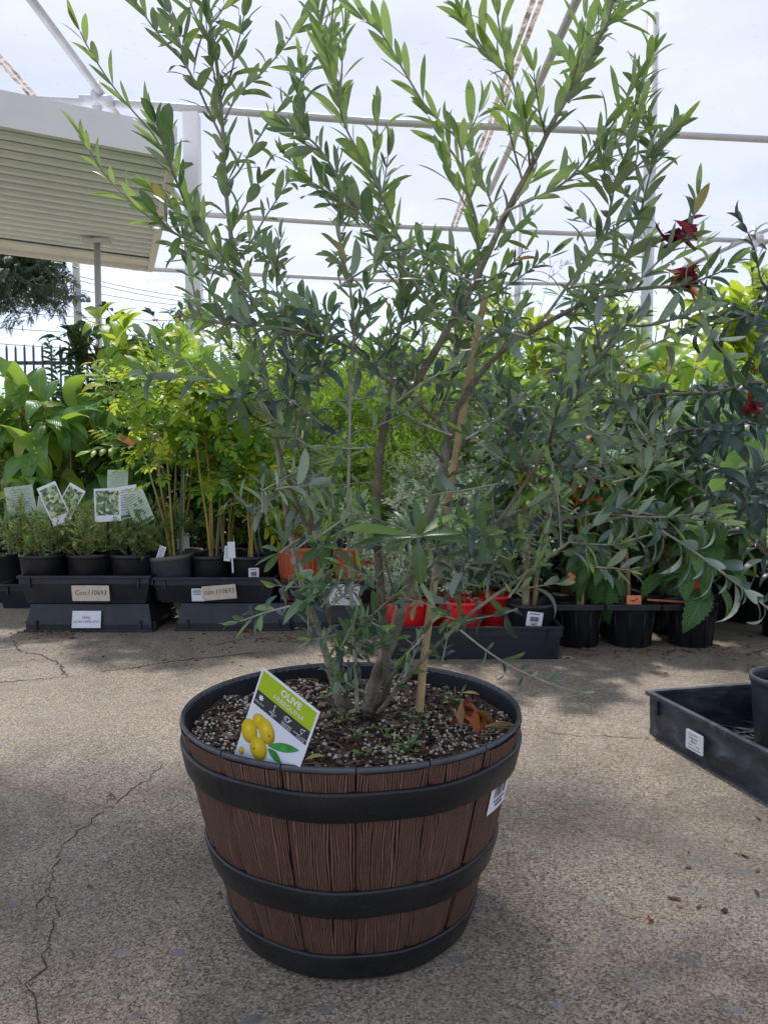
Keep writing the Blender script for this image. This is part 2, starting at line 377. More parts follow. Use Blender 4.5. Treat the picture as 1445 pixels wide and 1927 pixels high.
def plate(name, M, w_, h_, mat, parent, z=0.0, th=.0004, cx=0, cy=0, rnd=0.0, label=None):
    m = MB(); 
    if rnd:
        pts = []
        for sx_, sy_, a0 in ((1, 1, 0), (-1, 1, 90), (-1, -1, 180), (1, -1, 270)):
            for k in range(4):
                a = R(a0 + 30 * k); pts.append((cx + sx_ * (w_ / 2 - rnd) + rnd * math.cos(a), cy + sy_ * (h_ / 2 - rnd) + rnd * math.sin(a)))
        n = len(pts); m.add(flat(M, pts, z) + flat(M, pts, z + th), [tuple(reversed(range(n))), tuple(range(n, 2 * n))] + [(i, (i + 1) % n, n + (i + 1) % n, n + i) for i in range(n)])
    else: m.box((cx, cy, z + th / 2), (w_, h_, th), M)
    return m.build(name, mat, parent, smooth=False, label=label)
def catmull(pts, sub=5):
    pts = [Vector(p) for p in pts]; out = []
    for i in range(len(pts) - 1):
        p0 = pts[max(i - 1, 0)]; p1 = pts[i]; p2 = pts[i + 1]; p3 = pts[min(i + 2, len(pts) - 1)]
        for k in range(sub):
            t_ = k / sub
            out.append(.5 * ((2 * p1) + (p2 - p0) * t_ + (2 * p0 - 5 * p1 + 4 * p2 - p3) * t_ ** 2 + (3 * p1 - p0 - 3 * p2 + p3) * t_ ** 3))
    out.append(pts[-1]); return out

# ------------------------------------------------------------------ leaf templates
def blade(L=1.0, W=.24, segs=7, fold=.12, curl=.25, serr=0.0, wave=0.0, tip=1.0, belly=.5, twist=0.0, stalk=.05, org=(0, 0, 0), dirang=0.0, side=0.0, seed=0):
    """leaf along +Y, upper side +Z; returns verts, faces, uvs"""
    rr = random.Random(seed); V = []; Fc = []; U = []
    n = segs
    for i in range(n + 1):
        s = i / n
        wdt = W * .5 * (math.sin(math.pi * min(1, s ** (math.log(.5) / math.log(belly)))) ** (.80 * tip)) if 0 < s < 1 else W * .012
        if serr and 0 < i < n: wdt *= 1 + serr * (1 if i % 2 else -1)
        y = stalk * L + s * L * (1 - stalk)
        a = curl * s * s
        yy = y * math.cos(a * .6); zz = -y * math.sin(a * .6)
        wv = wave * math.sin(s * 9 + seed) * W
        for k, q in ((0, -1), (1, 0), (2, 1)):
            x = q * wdt; z = zz + abs(q) * wdt * fold * 2 + (wv * q)
            tw = twist * s; x2 = x * math.cos(tw) - 0; z2 = z + x * math.sin(tw)
            V.append((x2, yy, z2)); U.append((k / 2, s))
    for i in range(n):
        b = i * 3; Fc += [(b, b + 1, b + 4, b + 3), (b + 1, b + 2, b + 5, b + 4)]
    # stalk
    b = len(V); q = W * .03
    V += [(-q, 0, 0), (q, 0, 0), (q, stalk * L + .02 * L, 0), (-q, stalk * L + .02 * L, 0)]; U += [(.5, 0)] * 4; Fc.append((b, b + 1, b + 2, b + 3))
    if dirang or side or org != (0, 0, 0):
        ca, sa = math.cos(dirang), math.sin(dirang)
        V = [(x * ca + y * sa + org[0], -x * sa + y * ca + org[1], z + org[2] + side * y) for x, y, z in V]
    return V, Fc, U
def combine(parts):
    V, Fc, U = [], [], []
    for v, f, u in parts:
        o = len(V); V += v; U += u; Fc += [tuple(i + o for i in x) for x in f]
    return V, Fc, U
def rachis(L, r):
    return ([(-r, 0, 0), (r, 0, 0), (r * .4, L, 0), (-r * .4, L, 0), (0, 0, -r), (0, L, -r * .4)], [(0, 1, 2, 3), (0, 3, 5, 4), (1, 4, 5, 2)], [(.5, 0)] * 6)
def pinnate(n, L, ll, W, gap0=.15, end=True, ang=62, curl=.3, serr=0.0, segs=4, seed=0):
    rr = random.Random(seed); ps = [rachis(L, L * .008)]
    for i in range(n):
        s = gap0 + (1 - gap0) * i / max(1, n - .4)
        k = (1.05 - abs(s - .45) * .8)
        for sg in (-1, 1):
            ps.append(blade(ll * k, ll * k * W, segs, .12, curl, serr, 0, org=(0, s * L, 0), dirang=sg * R(ang - 22 * s + rr.uniform(-6, 6)), side=rr.uniform(-.25, .1), seed=seed + i))
    if end: ps.append(blade(ll, ll * W, segs, .1, curl, serr, org=(0, L * .98, 0), seed=seed))
    return combine(ps)
def sprig(n, L, ll, W, ang=50, segs=1, seed=0, spiral=2.4):
    rr = random.Random(seed); ps = [rachis(L, L * .012)]
    for i in range(n):
        s = .06 + .94 * i / n; v, f, u = blade(ll * rr.uniform(.7, 1.1), ll * W, segs + 1, .05, .2, stalk=.02, seed=i)
        phi = i * spiral; a = R(ang * (1.15 - .5 * s))
        d = Vector((math.sin(a) * math.cos(phi), math.cos(a), math.sin(a) * math.sin(phi)))
        Mx = frame((0, s * L, 0), d.cross(Vector((0, 1, 0))), d)
        Mx = frame((0, s * L, 0), (Vector((0, 1, 0)).cross(d)), d)
        ps.append(([tuple(Mx @ Vector(p)) for p in v], f, u))
    return combine(ps)
TPL = {}
def template(key, mat, geos):
    lst = []
    for v, f, u in geos:
        me = bpy.data.meshes.new('leaf'); me.from_pydata(v, [], f); me.materials.append(mat)
        uvl = me.uv_layers.new(name='UVMap'); li = np.empty(len(me.loops), dtype=np.int32); me.loops.foreach_get('vertex_index', li)
        ua = np.array(u, dtype=np.float32); uvl.data.foreach_set('uv', ua[li].ravel())
        me.polygons.foreach_set('use_smooth', [True] * len(me.polygons)); me.update()
        lst.append((me, np.array(v, dtype=np.float32), f, ua))
    TPL[key] = (mat, lst)
og = [blade(1, .235, 8, .09, .40, seed=1, twist=.2, tip=.78), blade(1, .21, 8, .14, .15, seed=2, twist=-.2, tip=.80), blade(1, .26, 8, .08, .70, seed=3, tip=.68),
      blade(1, .22, 8, .15, -.15, seed=4, twist=.3, tip=.78), blade(1, .29, 8, .10, .30, seed=5, tip=.60, twist=-.1), blade(1, .36, 8, .08, .25, seed=15, tip=.55, belly=.55)]
ogl = [blade(1, .205, 8, .10, .18, seed=6, twist=.15, tip=.82, belly=.54), blade(1, .18, 8, .14, .05, seed=7, twist=-.25, tip=.85), blade(1, .22, 8, .09, .3, seed=8, tip=.80, belly=.55)]
template('olive', MAT['olive'], og); template('olive_young', MAT['olive_young'], ogl + og[:1]); template('olive_dark', MAT['olive_dark'], [blade(1, .24, 8, .12, .75, seed=1, twist=.2), blade(1, .22, 8, .14, .4, seed=2), blade(1, .27, 8, .1, 1.1, seed=3, tip=.7)])
template('yellow', MAT['yellow'], [blade(1, .46, 9, .14, .6, .06, .04, seed=i, belly=.45) for i in range(3)])
template('green', MAT['green'], [blade(1, .44, 8, .14, .7, .05, .04, seed=i + 3, belly=.45) for i in range(3)])
template('lance', MAT['yellow'], [blade(1, .26, 8, .14, .9, 0, .03, seed=i + 3) for i in range(3)])
template('mango', MAT['mango'], [blade(1, .42, 12, .13, [.5, 1.1, .9][i], 0, .05, seed=i + 7, belly=.46) for i in range(3)])
template('deep', MAT['deep'], [blade(1, .48, 8, .12, .7, 0, .03, seed=i + 11) for i in range(3)])
template('serrate', MAT['serrate'], [blade(1, .40, 26, .10, [.6, 1.0, 1.4][i], .10, .03, seed=i + 14, belly=.55) for i in range(3)])
template('pale', MAT['pale'], [blade(1, .58, 22, .10, .35, .06, .05, seed=i + 17) for i in range(2)])
template('pinnate_y', MAT['yellow'], [pinnate(3, 1, .42, .42, .4, serr=.08, segs=6, seed=i) for i in range(3)])
template('pinnate_g', MAT['green'], [pinnate(3, 1, .42, .40, .4, serr=.08, segs=6, seed=i + 5) for i in range(3)])
template('pinnate_deep', MAT['deep'], [pinnate(9, 1, .26, .30, .12, ang=70, curl=.8, seed=i + 9) for i in range(2)])
MAT['tree_backlit'] = M_leaf('backlit_tree_leaf', (.012, .030, .014), (.022, .050, .020), (.03, .06, .025), .5, .08, (.05, .10, .02), None)  # backlight put into the colour: leaves darkened so the far crown looks unlit
template('tree_backlit', MAT['tree_backlit'], [pinnate(9, 1, .30, .34, .12, ang=70, curl=.8, seed=i + 9) for i in range(2)])
template('fern', MAT['fern'], [pinnate(18, 1, .16, .24, .08, ang=72, curl=.3, segs=2, seed=i + 20) for i in range(2)])
template('fine', MAT['fine'], [sprig(15, 1, .30, .15, 55, seed=i) for i in range(3)])
template('grey', MAT['grey'], [sprig(14, 1, .24, .36, 60, segs=2, seed=i + 5) for i in range(3)])
template('tiny', MAT['tiny'], [sprig(20, 1, .17, .62, 70, segs=1, seed=i + 9) for i in range(3)])
template('weed', MAT['green'], [blade(1, .62, 5, .1, .4, seed=i, tip=.7) for i in range(2)])
template('redleaf', MAT['redleaf'], [blade(1, .46, 10, .5, 1.6, .12, .35, seed=i) for i in range(2)])
template('rust', MAT['rust'], [blade(1, .46, 8, .3, 1.2, .08, .2, seed=i) for i in range(2)])
template('dry', MAT['dry'], [blade(1, .34, 10, .5, 1.2, .1, .3, seed=i) for i in range(2)])
template('yellowing', MAT['yellowing'], [blade(1, .26, 7, .25, .3, seed=i) for i in range(2)])

def put_leaves(root, leaves, n_obj, key_default, part='leaf', rest_name='foliage', seed=0):
    """leaves: (Matrix, variant_key, size, variant_index). The largest in view become parts, the rest one joined part."""
    rr = random.Random(seed)
    def px(l):
        p = l[0].translation; return l[2] / max(.3, p.y) * (1 if abs(p.x / max(.3, p.y)) < .5 else .3)
    leaves = sorted(leaves, key=px, reverse=True)
    base_inv = Matrix.Translation(root.matrix_basis.translation).inverted()
    for Mx, key, size, vi in leaves[:n_obj]:
        lst = TPL[key][1]; me = lst[vi % len(lst)][0]
        o = bpy.data.objects.new(part, me); COL.objects.link(o); o.parent = root
        o.matrix_basis = base_inv @ Mx @ Matrix.Scale(size, 4)
    rest = leaves[n_obj:]
    if not rest: return
    mats = []; V = []; Fc = []; U = []; mi = []; LV = []; off = 0
    for Mx, key, size, vi in rest:
        mat, lst = TPL[key]; me, va, f, ua = lst[vi % len(lst)]
        if mat not in mats: mats.append(mat)
        A = np.array(Mx, dtype=np.float32); V.append((va * size) @ A[:3, :3].T + A[:3, 3]); U.append(ua)
        Fc += [tuple(i + off for i in x) for x in f]; mi += [mats.index(mat)] * len(f)
        LV.append(np.full(len(va), rr.random(), dtype=np.float32)); off += len(va)
    V = np.concatenate(V); U = np.concatenate(U); LV = np.concatenate(LV)
    me = bpy.data.meshes.new(rest_name); me.from_pydata(V.tolist(), [], Fc)
    for m in mats: me.materials.append(m)
    me.polygons.foreach_set('material_index', mi); me.polygons.foreach_set('use_smooth', [True] * len(Fc))
    li = np.empty(len(me.loops), dtype=np.int32); me.loops.foreach_get('vertex_index', li)
    me.uv_layers.new(name='UVMap').data.foreach_set('uv', U[li].ravel())
    a = me.attributes.new('lv', 'FLOAT', 'POINT'); a.data.foreach_set('value', LV); me.update()
    link(rest_name, me, root, 'stuff')

def rnd_unit(rr):
    while True:
        v = Vector((rr.uniform(-1, 1), rr.uniform(-1, 1), rr.uniform(-1, 1)))
        if .1 < v.length < 1: return v.normalized()
def leafM(pos, d, n):
    d = d.normalized(); x = d.cross(n)
    if x.length < .05: x = d.cross(Vector((.3, 1, .2)))
    x.normalize(); z = x.cross(d)
    return Matrix(((x.x, d.x, z.x, pos.x), (x.y, d.y, z.y, pos.y), (x.z, d.z, z.z, pos.z), (0, 0, 0, 1)))

# ------------------------------------------------------------------ SETTING: ground and sky-side things
m = MB(); m.add([(-150, -40, 0), (150, -40, 0), (150, 300, 0), (-150, 300, 0)], [(0, 1, 2, 3)])
g = m.build('ground', MAT['ground'], smooth=False, kind='structure'); g['label'] = 'sandy grey exposed aggregate concrete floor'
# cracks
rr = random.Random(5)
cr = MB()
def crack(pts, wd=.004):
    pts = [PG(x, y, .0012) for x, y in pts]; out = []
    for i in range(len(pts) - 1):
        a, b = pts[i], pts[i + 1]; n = max(3, int((b - a).length / .012))
        for k in range(n): 
            q = a.lerp(b, k / n); out.append(q + Vector((rr.gauss(0, .004), rr.gauss(0, .004), 0)))
    out.append(pts[-1]); V = []; Fc = []
    for i, q in enumerate(out):
        d = (out[min(i + 1, len(out) - 1)] - out[max(i - 1, 0)]); nn = Vector((-d.y, d.x, 0)).normalized(); ww = wd * rr.uniform(.25, 1.0)
        V += [q + nn * ww / 2, q - nn * ww / 2]
    for i in range(len(out) - 1): Fc.append((2 * i, 2 * i + 1, 2 * i + 3, 2 * i + 2))
    cr.add(V, Fc)
crack([(28, 1205), (35, 1225), (78, 1232), (112, 1250), (126, 1272)], .008)
crack([(0, 1284), (60, 1279), (150, 1271)], .006); crack([(190, 1263), (240, 1258), (320, 1245), (390, 1238), (480, 1228)], .009)
crack([(312, 1436), (265, 1472), (225, 1506), (170, 1545), (150, 1568), (118, 1590), (105, 1625), (92, 1660), (70, 1708)], .0032)
crack([(98, 1680), (112, 1725), (95, 1770), (84, 1810), (60, 1860), (75, 1927)], .0032)
crack([(1010, 1375), (1090, 1385), (1160, 1385), (1220, 1390)], .004); crack([(400, 1215), (470, 1200), (560, 1208), (650, 1220)], .006)
crack([(560, 1500), (640, 1500)], .002)
o = cr.build('ground_crack', MAT['crack'], smooth=False, kind='structure')

# film canopy
HF = 3.17
def zf(x, y): return HF + .035 * math.sin(x * 2.1 + .4) * math.sin(y * 1.13) + .05 * abs(math.sin((x + .3) * .9)) + .02
m = MB(); nx, ny = 60, 70; X0, X1, Y0, Y1 = -7.5, 9.0, -5.0, 11.6
V = [(X0 + (X1 - X0) * i / nx, Y0 + (Y1 - Y0) * j / ny, 0) for j in range(ny + 1) for i in range(nx + 1)]
V = [(x, y, zf(x, y)) for x, y, _ in V]
m.add(V, [(j * (nx + 1) + i, j * (nx + 1) + i + 1, (j + 1) * (nx + 1) + i + 1, (j + 1) * (nx + 1) + i) for j in range(ny) for i in range(nx) if not (V[j * (nx + 1) + i][1] > 6.2 and V[j * (nx + 1) + i][0] / V[j * (nx + 1) + i][1] < -.30)])
film = m.build('film_canopy', MAT['film']); tag(film, 'white translucent plastic film stretched over the pipe frame overhead', 'canopy')
# seams on the film
def seam(a, b, wd, label):
    A = PG(*a, HF - .005); B = PG(*b, HF - .005); d = (B - A).normalized(); s = Vector((d.y, -d.x, 0)) * wd / 2
    A = A - d * 1.5
    mm = MB()
    for off in (-1.25, 1.25):
        c = s * off; n = 30; V = []
        for k in range(n + 1):
            q = A.lerp(B, k / n); q.z = HF - .012
            V += [q + c - s * .9, q + c + s * .9]
        mm.add(V, [(2 * k, 2 * k + 1, 2 * k + 3, 2 * k + 2) for k in range(n)])
    o = mm.build('film_seam', MAT['seam'], film, smooth=False); o['label'] = label
seam((1008, 5), (852, 430), .035, 'mouldy brown seam'); seam((-30, 75), (95, 215), .03, 'brown seam at left')

def pipe(name, pts, r, mat, label, group=None, n=10, cat='pipe'):
    mm = MB(); mm.tube(pts, r, n); o = mm.build(name, mat); tag(o, label, cat, group); return o
zp = HF - .045
GP = 'steel pipes of the canopy frame'
pipe('canopy_pipe', [PG(-60, 182, zp), PG(300, 199, zp), PG(722, 230, zp), PG(1100, 245, zp), PG(1520, 266, zp)], .027, MAT['pipe'], 'nearest steel pipe crossing the whole picture under the film', GP)
pipe('canopy_pipe', [PG(300, 398, zp), PG(700, 424, zp), PG(1100, 440, zp), PG(1520, 458, zp)], .028, MAT['pipe'], 'middle steel pipe crossing behind the olive branches and red wilted flowers', GP)
pipe('canopy_pipe', [PG(250, 505, zp), PG(700, 527, zp), PG(1100, 535, zp), PG(1520, 548, zp)], .028, MAT['pipe'], 'farthest steel pipe low over the background plants', GP)
def rafter(a, b, label, r=.026, ext=(0, 0)):
    A = PG(*a, zp + .05); B = PG(*b, zp + .05); d = B - A; pipe('canopy_pipe', [A - d * ext[0], B + d * ext[1]], r, MAT['pipe'], label, GP)
rafter((60, 0), (225, 222), 'slanting steel pipe above the white patio roof', ext=(.6, 1.2)); rafter((1080, 10), (992, 205), 'slanting steel pipe beside the mouldy film seam', ext=(.6, 1.4))
A = P(1285, 505, 9.2); B = P(1500, 405, 9.0)
pipe('brace_pipe', [A, B], .027, MAT['pipe'], 'diagonal steel brace at the right above the yellow shrub', None, cat='brace')
o = pipe('pipe_stub', [P(1418, 425, 9.0), P(1418, 560, 9.0)], .03, MAT['galv'], 'short upright steel pipe joined to the diagonal brace at right', None)
mm = MB(); c = P(1418, 448, 9.0); mm.tube([c + Vector((-.09, 0, 0)), c + Vector((.09, 0, 0))], .042, 10); mm.build('clamp', MAT['galv'], o)
c = PG(183, 190, zp); o = pipe('pipe_stub', [c + Vector((0, 0, .12)), c + Vector((0, 0, -.25))], .03, MAT['galv'], 'upright steel stub clamped to the pipe above the patio roof', None)
mm = MB(); mm.tube([c + Vector((-.11, 0, 0)), c + Vector((.11, 0, 0))], .041, 10); mm.tube([c + Vector((0, 0, .06)), c + Vector((0, 0, -.04))], .041, 10); mm.build('clamp', MAT['galv'], o)
def post(px, ytop, width, label, mat='galv', Y=None, square=False, top_z=None, name='post'):
    z = top_z if top_z else HF
    p = PG(px, ytop, z) if Y is None else P(px, ytop, Y); r = width / 2 / F * p.y
    root = thing(name, label, 'post', (p.x, p.y, 0)); mm = MB()
    if square: mm.box((p.x, p.y, p.z / 2), (r * 2, r * 2, p.z))
    else: mm.tube([(p.x, p.y, 0), (p.x, p.y, p.z)], r, 14)
    sh = mm.build('shaft', MAT[mat], root, smooth=not square); mm = MB(); mm.box((p.x, p.y, .006), (r * 5, r * 5, .012)); mm.build('base_plate', MAT[mat], root, smooth=False)
    return root, p, r
post(1228, 28, 22, 'tall galvanised post right of the olive tree')
post(975, 380, 12, 'slim galvanised post seen behind the olive crown')

# white patio roof at left
ZS = 2.40
NR = PG(318, 302, ZS); NL = PG(0, 243, ZS); FR = PG(279, 503, ZS); FL = PG(0, 468, ZS)
NL2 = NR + (NL - NR) * 2.6; FL2 = FR + (FL - FR) * 2.6
pr = thing('patio_roof', 'flat white insulated patio roof with a ribbed underside at upper left', 'roof', (NR.x, NR.y, ZS))
N = 18
for k in range(N):
    a, b = k / N, (k + 1) / N
    c0, c1, c2, c3 = NR.lerp(FR, a), NL2.lerp(FL2, a), NL2.lerp(FL2, b), NR.lerp(FR, b)
    u = (c3 - c0); up = Vector((0, 0, 1)); prof = [(.0, .050), (.03, .030), (.07, .028), (.80, .044), (.90, .058), (.97, .072), (1.0, .072)]
    mm = MB(); V = []
    for s, zz in prof: V += [c0.lerp(c3, s) + up * zz, c1.lerp(c2, s) + up * zz]
    Fc = [(2 * i, 2 * i + 2, 2 * i + 3, 2 * i + 1) for i in range(len(prof) - 1)]
    mm.add(V, Fc); mm.build('panel', MAT['panel'], pr, smooth=True)
mm = MB(); up = Vector((0, 0, 1)); q = [NR, NL2, FL2, FR]; ce = sum(q, Vector()) / 4
mm.hexa([p + up * .10 for p in q], [p + up * .17 for p in q]); mm.build('roof_deck', MAT['white'], pr, smooth=False)
def fascia(a, b, h0, h1, th, out):
    mm = MB(); d = (b - a).normalized(); s = Vector((d.y, -d.x, 0)) * out * th
    mm.hexa([a + up * h0, b + up * h0, b + s + up * h0, a + s + up * h0], [a + up * h1, b + up * h1, b + s + up * h1, a + s + up * h1])
    return mm.build('fascia', MAT['white'], pr, smooth=False)
fascia(NL2, NR + (NR - NL2).normalized() * .04, .0, .185, .045, 1); fascia(NR, FR, -.02, .17, .05, 1); 
o = fascia(FR + (FR - FL2).normalized() * .05, FL2, -.03, .16, .05, 1)
mm = MB(); d = (FL2 - FR); bk = (NR - FR).normalized() * .22
mm.hexa([FR + up * .004, FR + bk + up * .004, FL2 + bk + up * .004, FL2 + up * .004], [FR + up * .024, FR + bk + up * .024, FL2 + bk + up * .024, FL2 + up * .024]); mm.build('eave_beam', MAT['white'], pr, smooth=False)
root, p, r = post(183, 455, 12, 'galvanised post with a flat bracket holding up the patio roof', top_z=ZS)
mm = MB(); mm.box((p.x, p.y, p.z - .0), (.20, .09, .03)); mm.build('bracket', MAT['galv'], root, smooth=False)
root, p, r = post(361, 215, 27, 'square white column just right of the patio roof', 'white', Y=5.3, square=True, name='column')

# fence at far left
fr = thing('palisade_fence', 'black steel fence with upright pickets at far left', 'fence', (-6, 10.2, 0))
pk = MB(); pk.box((0, 0, 1.05), (.022, .022, 2.06)); pk.add([(-.011, -.011, 2.08), (.011, -.011, 2.08), (.011, .011, 2.08), (-.011, .011, 2.08), (0, 0, 2.14)], [(0, 1, 4), (1, 2, 4), (2, 3, 4), (3, 0, 4)])
p0 = pk.build('picket', MAT['fence'], fr, smooth=False); x = -5.9; first = True
while x < -1.0:
    yy = 10.2 - (x + 5) * .0
    if first: o = p0; first = False
    else: o = p0.copy(); COL.objects.link(o)
    o.matrix_parent_inverse = Matrix(); o.matrix_basis = Matrix.Translation((x + 6, 0, rr.uniform(-.01, .01))); x += .113
for z in (.35, 1.90):
    mm = MB(); mm.box((-3.45, 10.2 + .035, z), (4.9, .035, .045)); mm.build('rail', MAT['fence'], fr, smooth=False)
# block wall and hedge behind the fence
wl = thing('block_wall', 'low grey block wall behind the black fence', 'wall', (-6, 13, 0))
mm = MB(); mm.box((-6.5, 13.15, .62), (11, .10, 1.30)); mm.build('wall', MAT['block'], wl, smooth=False)
bm_ = MB(); bm_.box((0, 0, 0), (.386, .02, .186)); b0 = None
for j in range(7):
    for i in range(16):
        x = -9.2 + i * .4 + (j % 2) * .2
        if b0 is None: b0 = o = bm_.build('block', MAT['block'], wl, smooth=False)
        else: o = b0.copy(); COL.objects.link(o)
        o.matrix_parent_inverse = Matrix(); o.matrix_basis = Matrix.Translation((x + 6, .09 + rr.uniform(-.002, .002), .1 + j * .19))

# utility pole and wires
pb = P(150, 640, 26); pt = P(143, 470, 26)
up_ = thing('utility_pole', 'weathered wooden power pole with wires beyond the fence', 'utility pole', (pb.x, 26, 0))
mm = MB(); mm.tube([(pb.x, 26, 0), (pb.x - .02, 26, 4), (pt.x - .02, 26, 9.5)], [.15, .13, .11], 12); mm.build('pole', MAT['polewood'], up_)
for (cx, cy) in ((160, 560), (138, 565)):
    c = P(cx, cy, 25.8); mm = MB()
    for k in range(5): mm.tube([c + Vector((rr.uniform(-.15, .15), 0, rr.uniform(-.15, .15))), c + Vector((rr.uniform(-.3, .3), 0, rr.uniform(-.15, .2)))], .045, 6)
    mm.build('insulator', MAT['wire'], up_)
for i, (a, b) in enumerate([((-60, 548), (150, 536)), ((-60, 561), (150, 549)), ((-60, 622), (150, 558)), ((150, 520), (420, 566)), ((150, 528), (420, 575)), ((150, 545), (420, 580)), ((-60, 580), (420, 605)), ((-60, 612), (420, 632)), ((-60, 642), (420, 662))]):
    A, B = P(*a, 26), P(*b, 25.5 + i * .1); pts = [A.lerp(B, k / 10) - Vector((0, 0, .10 * math.sin(math.pi * k / 10))) for k in range(11)]
    mm = MB(); mm.tube(pts, .014, 4); mm.build('wire', MAT['wire'], up_)

# grey shelter far right
sh = thing('shelter', 'grey sheet roof shelter far behind the yellow shrub at right', 'shelter', (6, 13, 0))
a, b = P(1250, 645, 12), P(1500, 672, 11.2); c_, d_ = P(1500, 560, 15), P(1300, 585, 17)
ribs = MB(); n = 26
for k in range(n):
    u0, u1 = k / n, (k + 1) / n
    q0, q1 = a.lerp(d_, u0), b.lerp(c_, u0); r0, r1 = a.lerp(d_, u1), b.lerp(c_, u1); mid0, mid1 = q0.lerp(r0, .5), q1.lerp(r1, .5)
    ribs.add([q0, q1, mid1 + Vector((0, 0, .03)), mid0 + Vector((0, 0, .03)), r1, r0], [(0, 1, 2, 3), (3, 2, 4, 5)])
ribs.build('roof', MAT['roofsheet'], sh, smooth=False)
mm = MB(); mm.tube([a, b], .05, 8); mm.build('gutter', MAT['pipe'], sh)
for s in (.12, .8):
    p = a.lerp(b, s); mm = MB(); mm.tube([(p.x, p.y, 0), p], .045, 8); mm.build('post', MAT['galv'], sh)

# made-up tree outside the picture, added to throw broken shade on the foreground
shade_tree = thing('tree', 'added out-of-view tree with boughs over the film canopy to shade the foreground', 'tree', (4.2, -1.6, 0))
rr = random.Random(31); mm = MB(); mm.tube(catmull([(4.2, -1.6, 0), (4.1, -1.5, 2.0), (3.8, -1.2, 3.8), (3.0, -.4, 4.3)], 4), [.16 - .006 * i for i in range(13)], 10); mm.build('trunk', MAT['bark_dark'], shade_tree)
lv = []; mm = MB(); hub = Vector((3.0, -.4, 4.3))
for k in range(330):
    x = rr.uniform(-2.1, 2.3); y = 3.04 - 2.1 * rr.random() ** 1.3 + .12 * math.sin(x * 5)
    if y > 2.78 and rr.random() < .5: continue
    if math.sin(x * 4.1 + 1) * math.sin(y * 5.3) > .62: continue
    if -.72 < x < .45 and y < 2.42: continue  # leaves left out here so the sun still reaches the olive crown
    c = Vector((x, y, rr.uniform(3.36, 3.7)))
    if k % 3 == 0: mm.tube([hub, hub.lerp(c, .5) + Vector((0, 0, .1)), c], [.03, .018, .006], 5, cap=False)
    for q in range(15):
        p = c + Vector((rr.gauss(0, .13), rr.gauss(0, .13), rr.uniform(-.02, .2))); lv.append((leafM(p, rnd_unit(rr) + Vector((0, 0, -.2)), Vector((0, 0, 1)) + rnd_unit(rr) * .6), 'deep', rr.uniform(.11, .17), q))
mm.build('shade_bough', MAT['bark_dark'], shade_tree); put_leaves(shade_tree, lv, 0, None)

# ------------------------------------------------------------------ trays and pots
def tray_mesh(L, W, H, tp=.025, th=.004, grid=False, floor=True):
    """open tray centred on origin, base at z=0, rim at H; tp = how much the base is smaller on each side"""
    m = MB()
    def ring(l, w_, z): return [Vector((-l / 2, -w_ / 2, z)), Vector((l / 2, -w_ / 2, z)), Vector((l / 2, w_ / 2, z)), Vector((-l / 2, w_ / 2, z))]
    rings = [ring(L - 2 * tp, W - 2 * tp, 0), ring(L - .016, W - .016, H - .03), ring(L - .016, W - .016, H - .001), ring(L - .016 - 2 * th, W - .016 - 2 * th, H - .001), ring(L - 2 * tp - 2 * th, W - 2 * tp - 2 * th, th + .002)]
    V = [v for r in rings for v in r]; Fc = []
    for k in range(len(rings) - 1):
        for i in range(4): Fc.append((k * 4 + i, k * 4 + (i + 1) % 4, (k + 1) * 4 + (i + 1) % 4, (k + 1) * 4 + i))
    b = (len(rings) - 1) * 4
    if not grid: Fc += [(3, 2, 1, 0), (b, b + 1, b + 2, b + 3)]
    m.add(V, Fc); return m
def tray_rim(L, W, H, wd=.014, th=.011):
    m = MB()
    for (cx, cy, sx, sy) in ((0, -W / 2 + wd / 2, L, wd), (0, W / 2 - wd / 2, L, wd), (-L / 2 + wd / 2, 0, wd, W - 2 * wd), (L / 2 - wd / 2, 0, wd, W - 2 * wd)): m.box((cx, cy, H - th / 2 + .002), (sx, sy, th))
    return m
def make_tray(label, cx, cy, z, L, W, H, rz=0.0, inv=False, mat='tray', grid=False, group=None, tabs=True, tp=.02):
    root = thing('plant_tray', label, 'tray', (cx, cy, z), group)
    M = Matrix.Translation((cx, cy, z)) @ Matrix.Rotation(rz, 4, 'Z')
    if inv: M = M @ Matrix.Translation((0, 0, H)) @ Matrix.Rotation(math.pi, 4, 'X')
    def ad(m, name, **k):
        m.v = [tuple(M @ Vector(v)) for v in m.v]; return m.build(name, MAT[mat], root, smooth=False, **k)
    bevel(ad(tray_mesh(L, W, H, tp, grid=grid), 'shell'), .004, 2)
    bevel(ad(tray_rim(L, W, H), 'rim'), .002, 2)
    if tabs:
        m = MB()
        for sx in (-1, 1):
            for sy in (-1, 1):
                m.box((sx * (L / 2 - .05), sy * (W / 2 - .006), H - .028), (.006, .012, .034)); m.box((sx * (L / 2 - .004), sy * (W / 2 - .05), H - .024), (.012, .05, .028))
        ad(m, 'stacking_tab')
    if grid:
        m = MB(); a = L / 2 - tp; b = W / 2 - tp
        k = -b
        while k < b: m.box((0, k, .006), (2 * a, .004, .006)); k += .017
        k = -a
        while k < a: m.box((k, 0, .009), (.006, 2 * b, .007)); k += .075
        k = -a - b
        while k < a + b:
            x0, x1 = max(-a, k - b), min(a, k + b)
            if x1 > x0 + .01: m.tube([(x0, x0 - k, .012), (x1, x1 - k, .012)], .003, 4)
            k += .085
        o = ad(m, 'grid_floor')
    return root, M
def pot_prof(r, h, tp=.78):
    rb = r * tp
    return [(0, 0), (rb * .96, 0), (rb, .004), (r * .965, h - .018), (r * .97, h - .017), (r, h - .016), (r * 1.01, h - .008), (r, h), (r * .955, h), (r * .94, h - .012), (rb * 1.06, h * .55)]
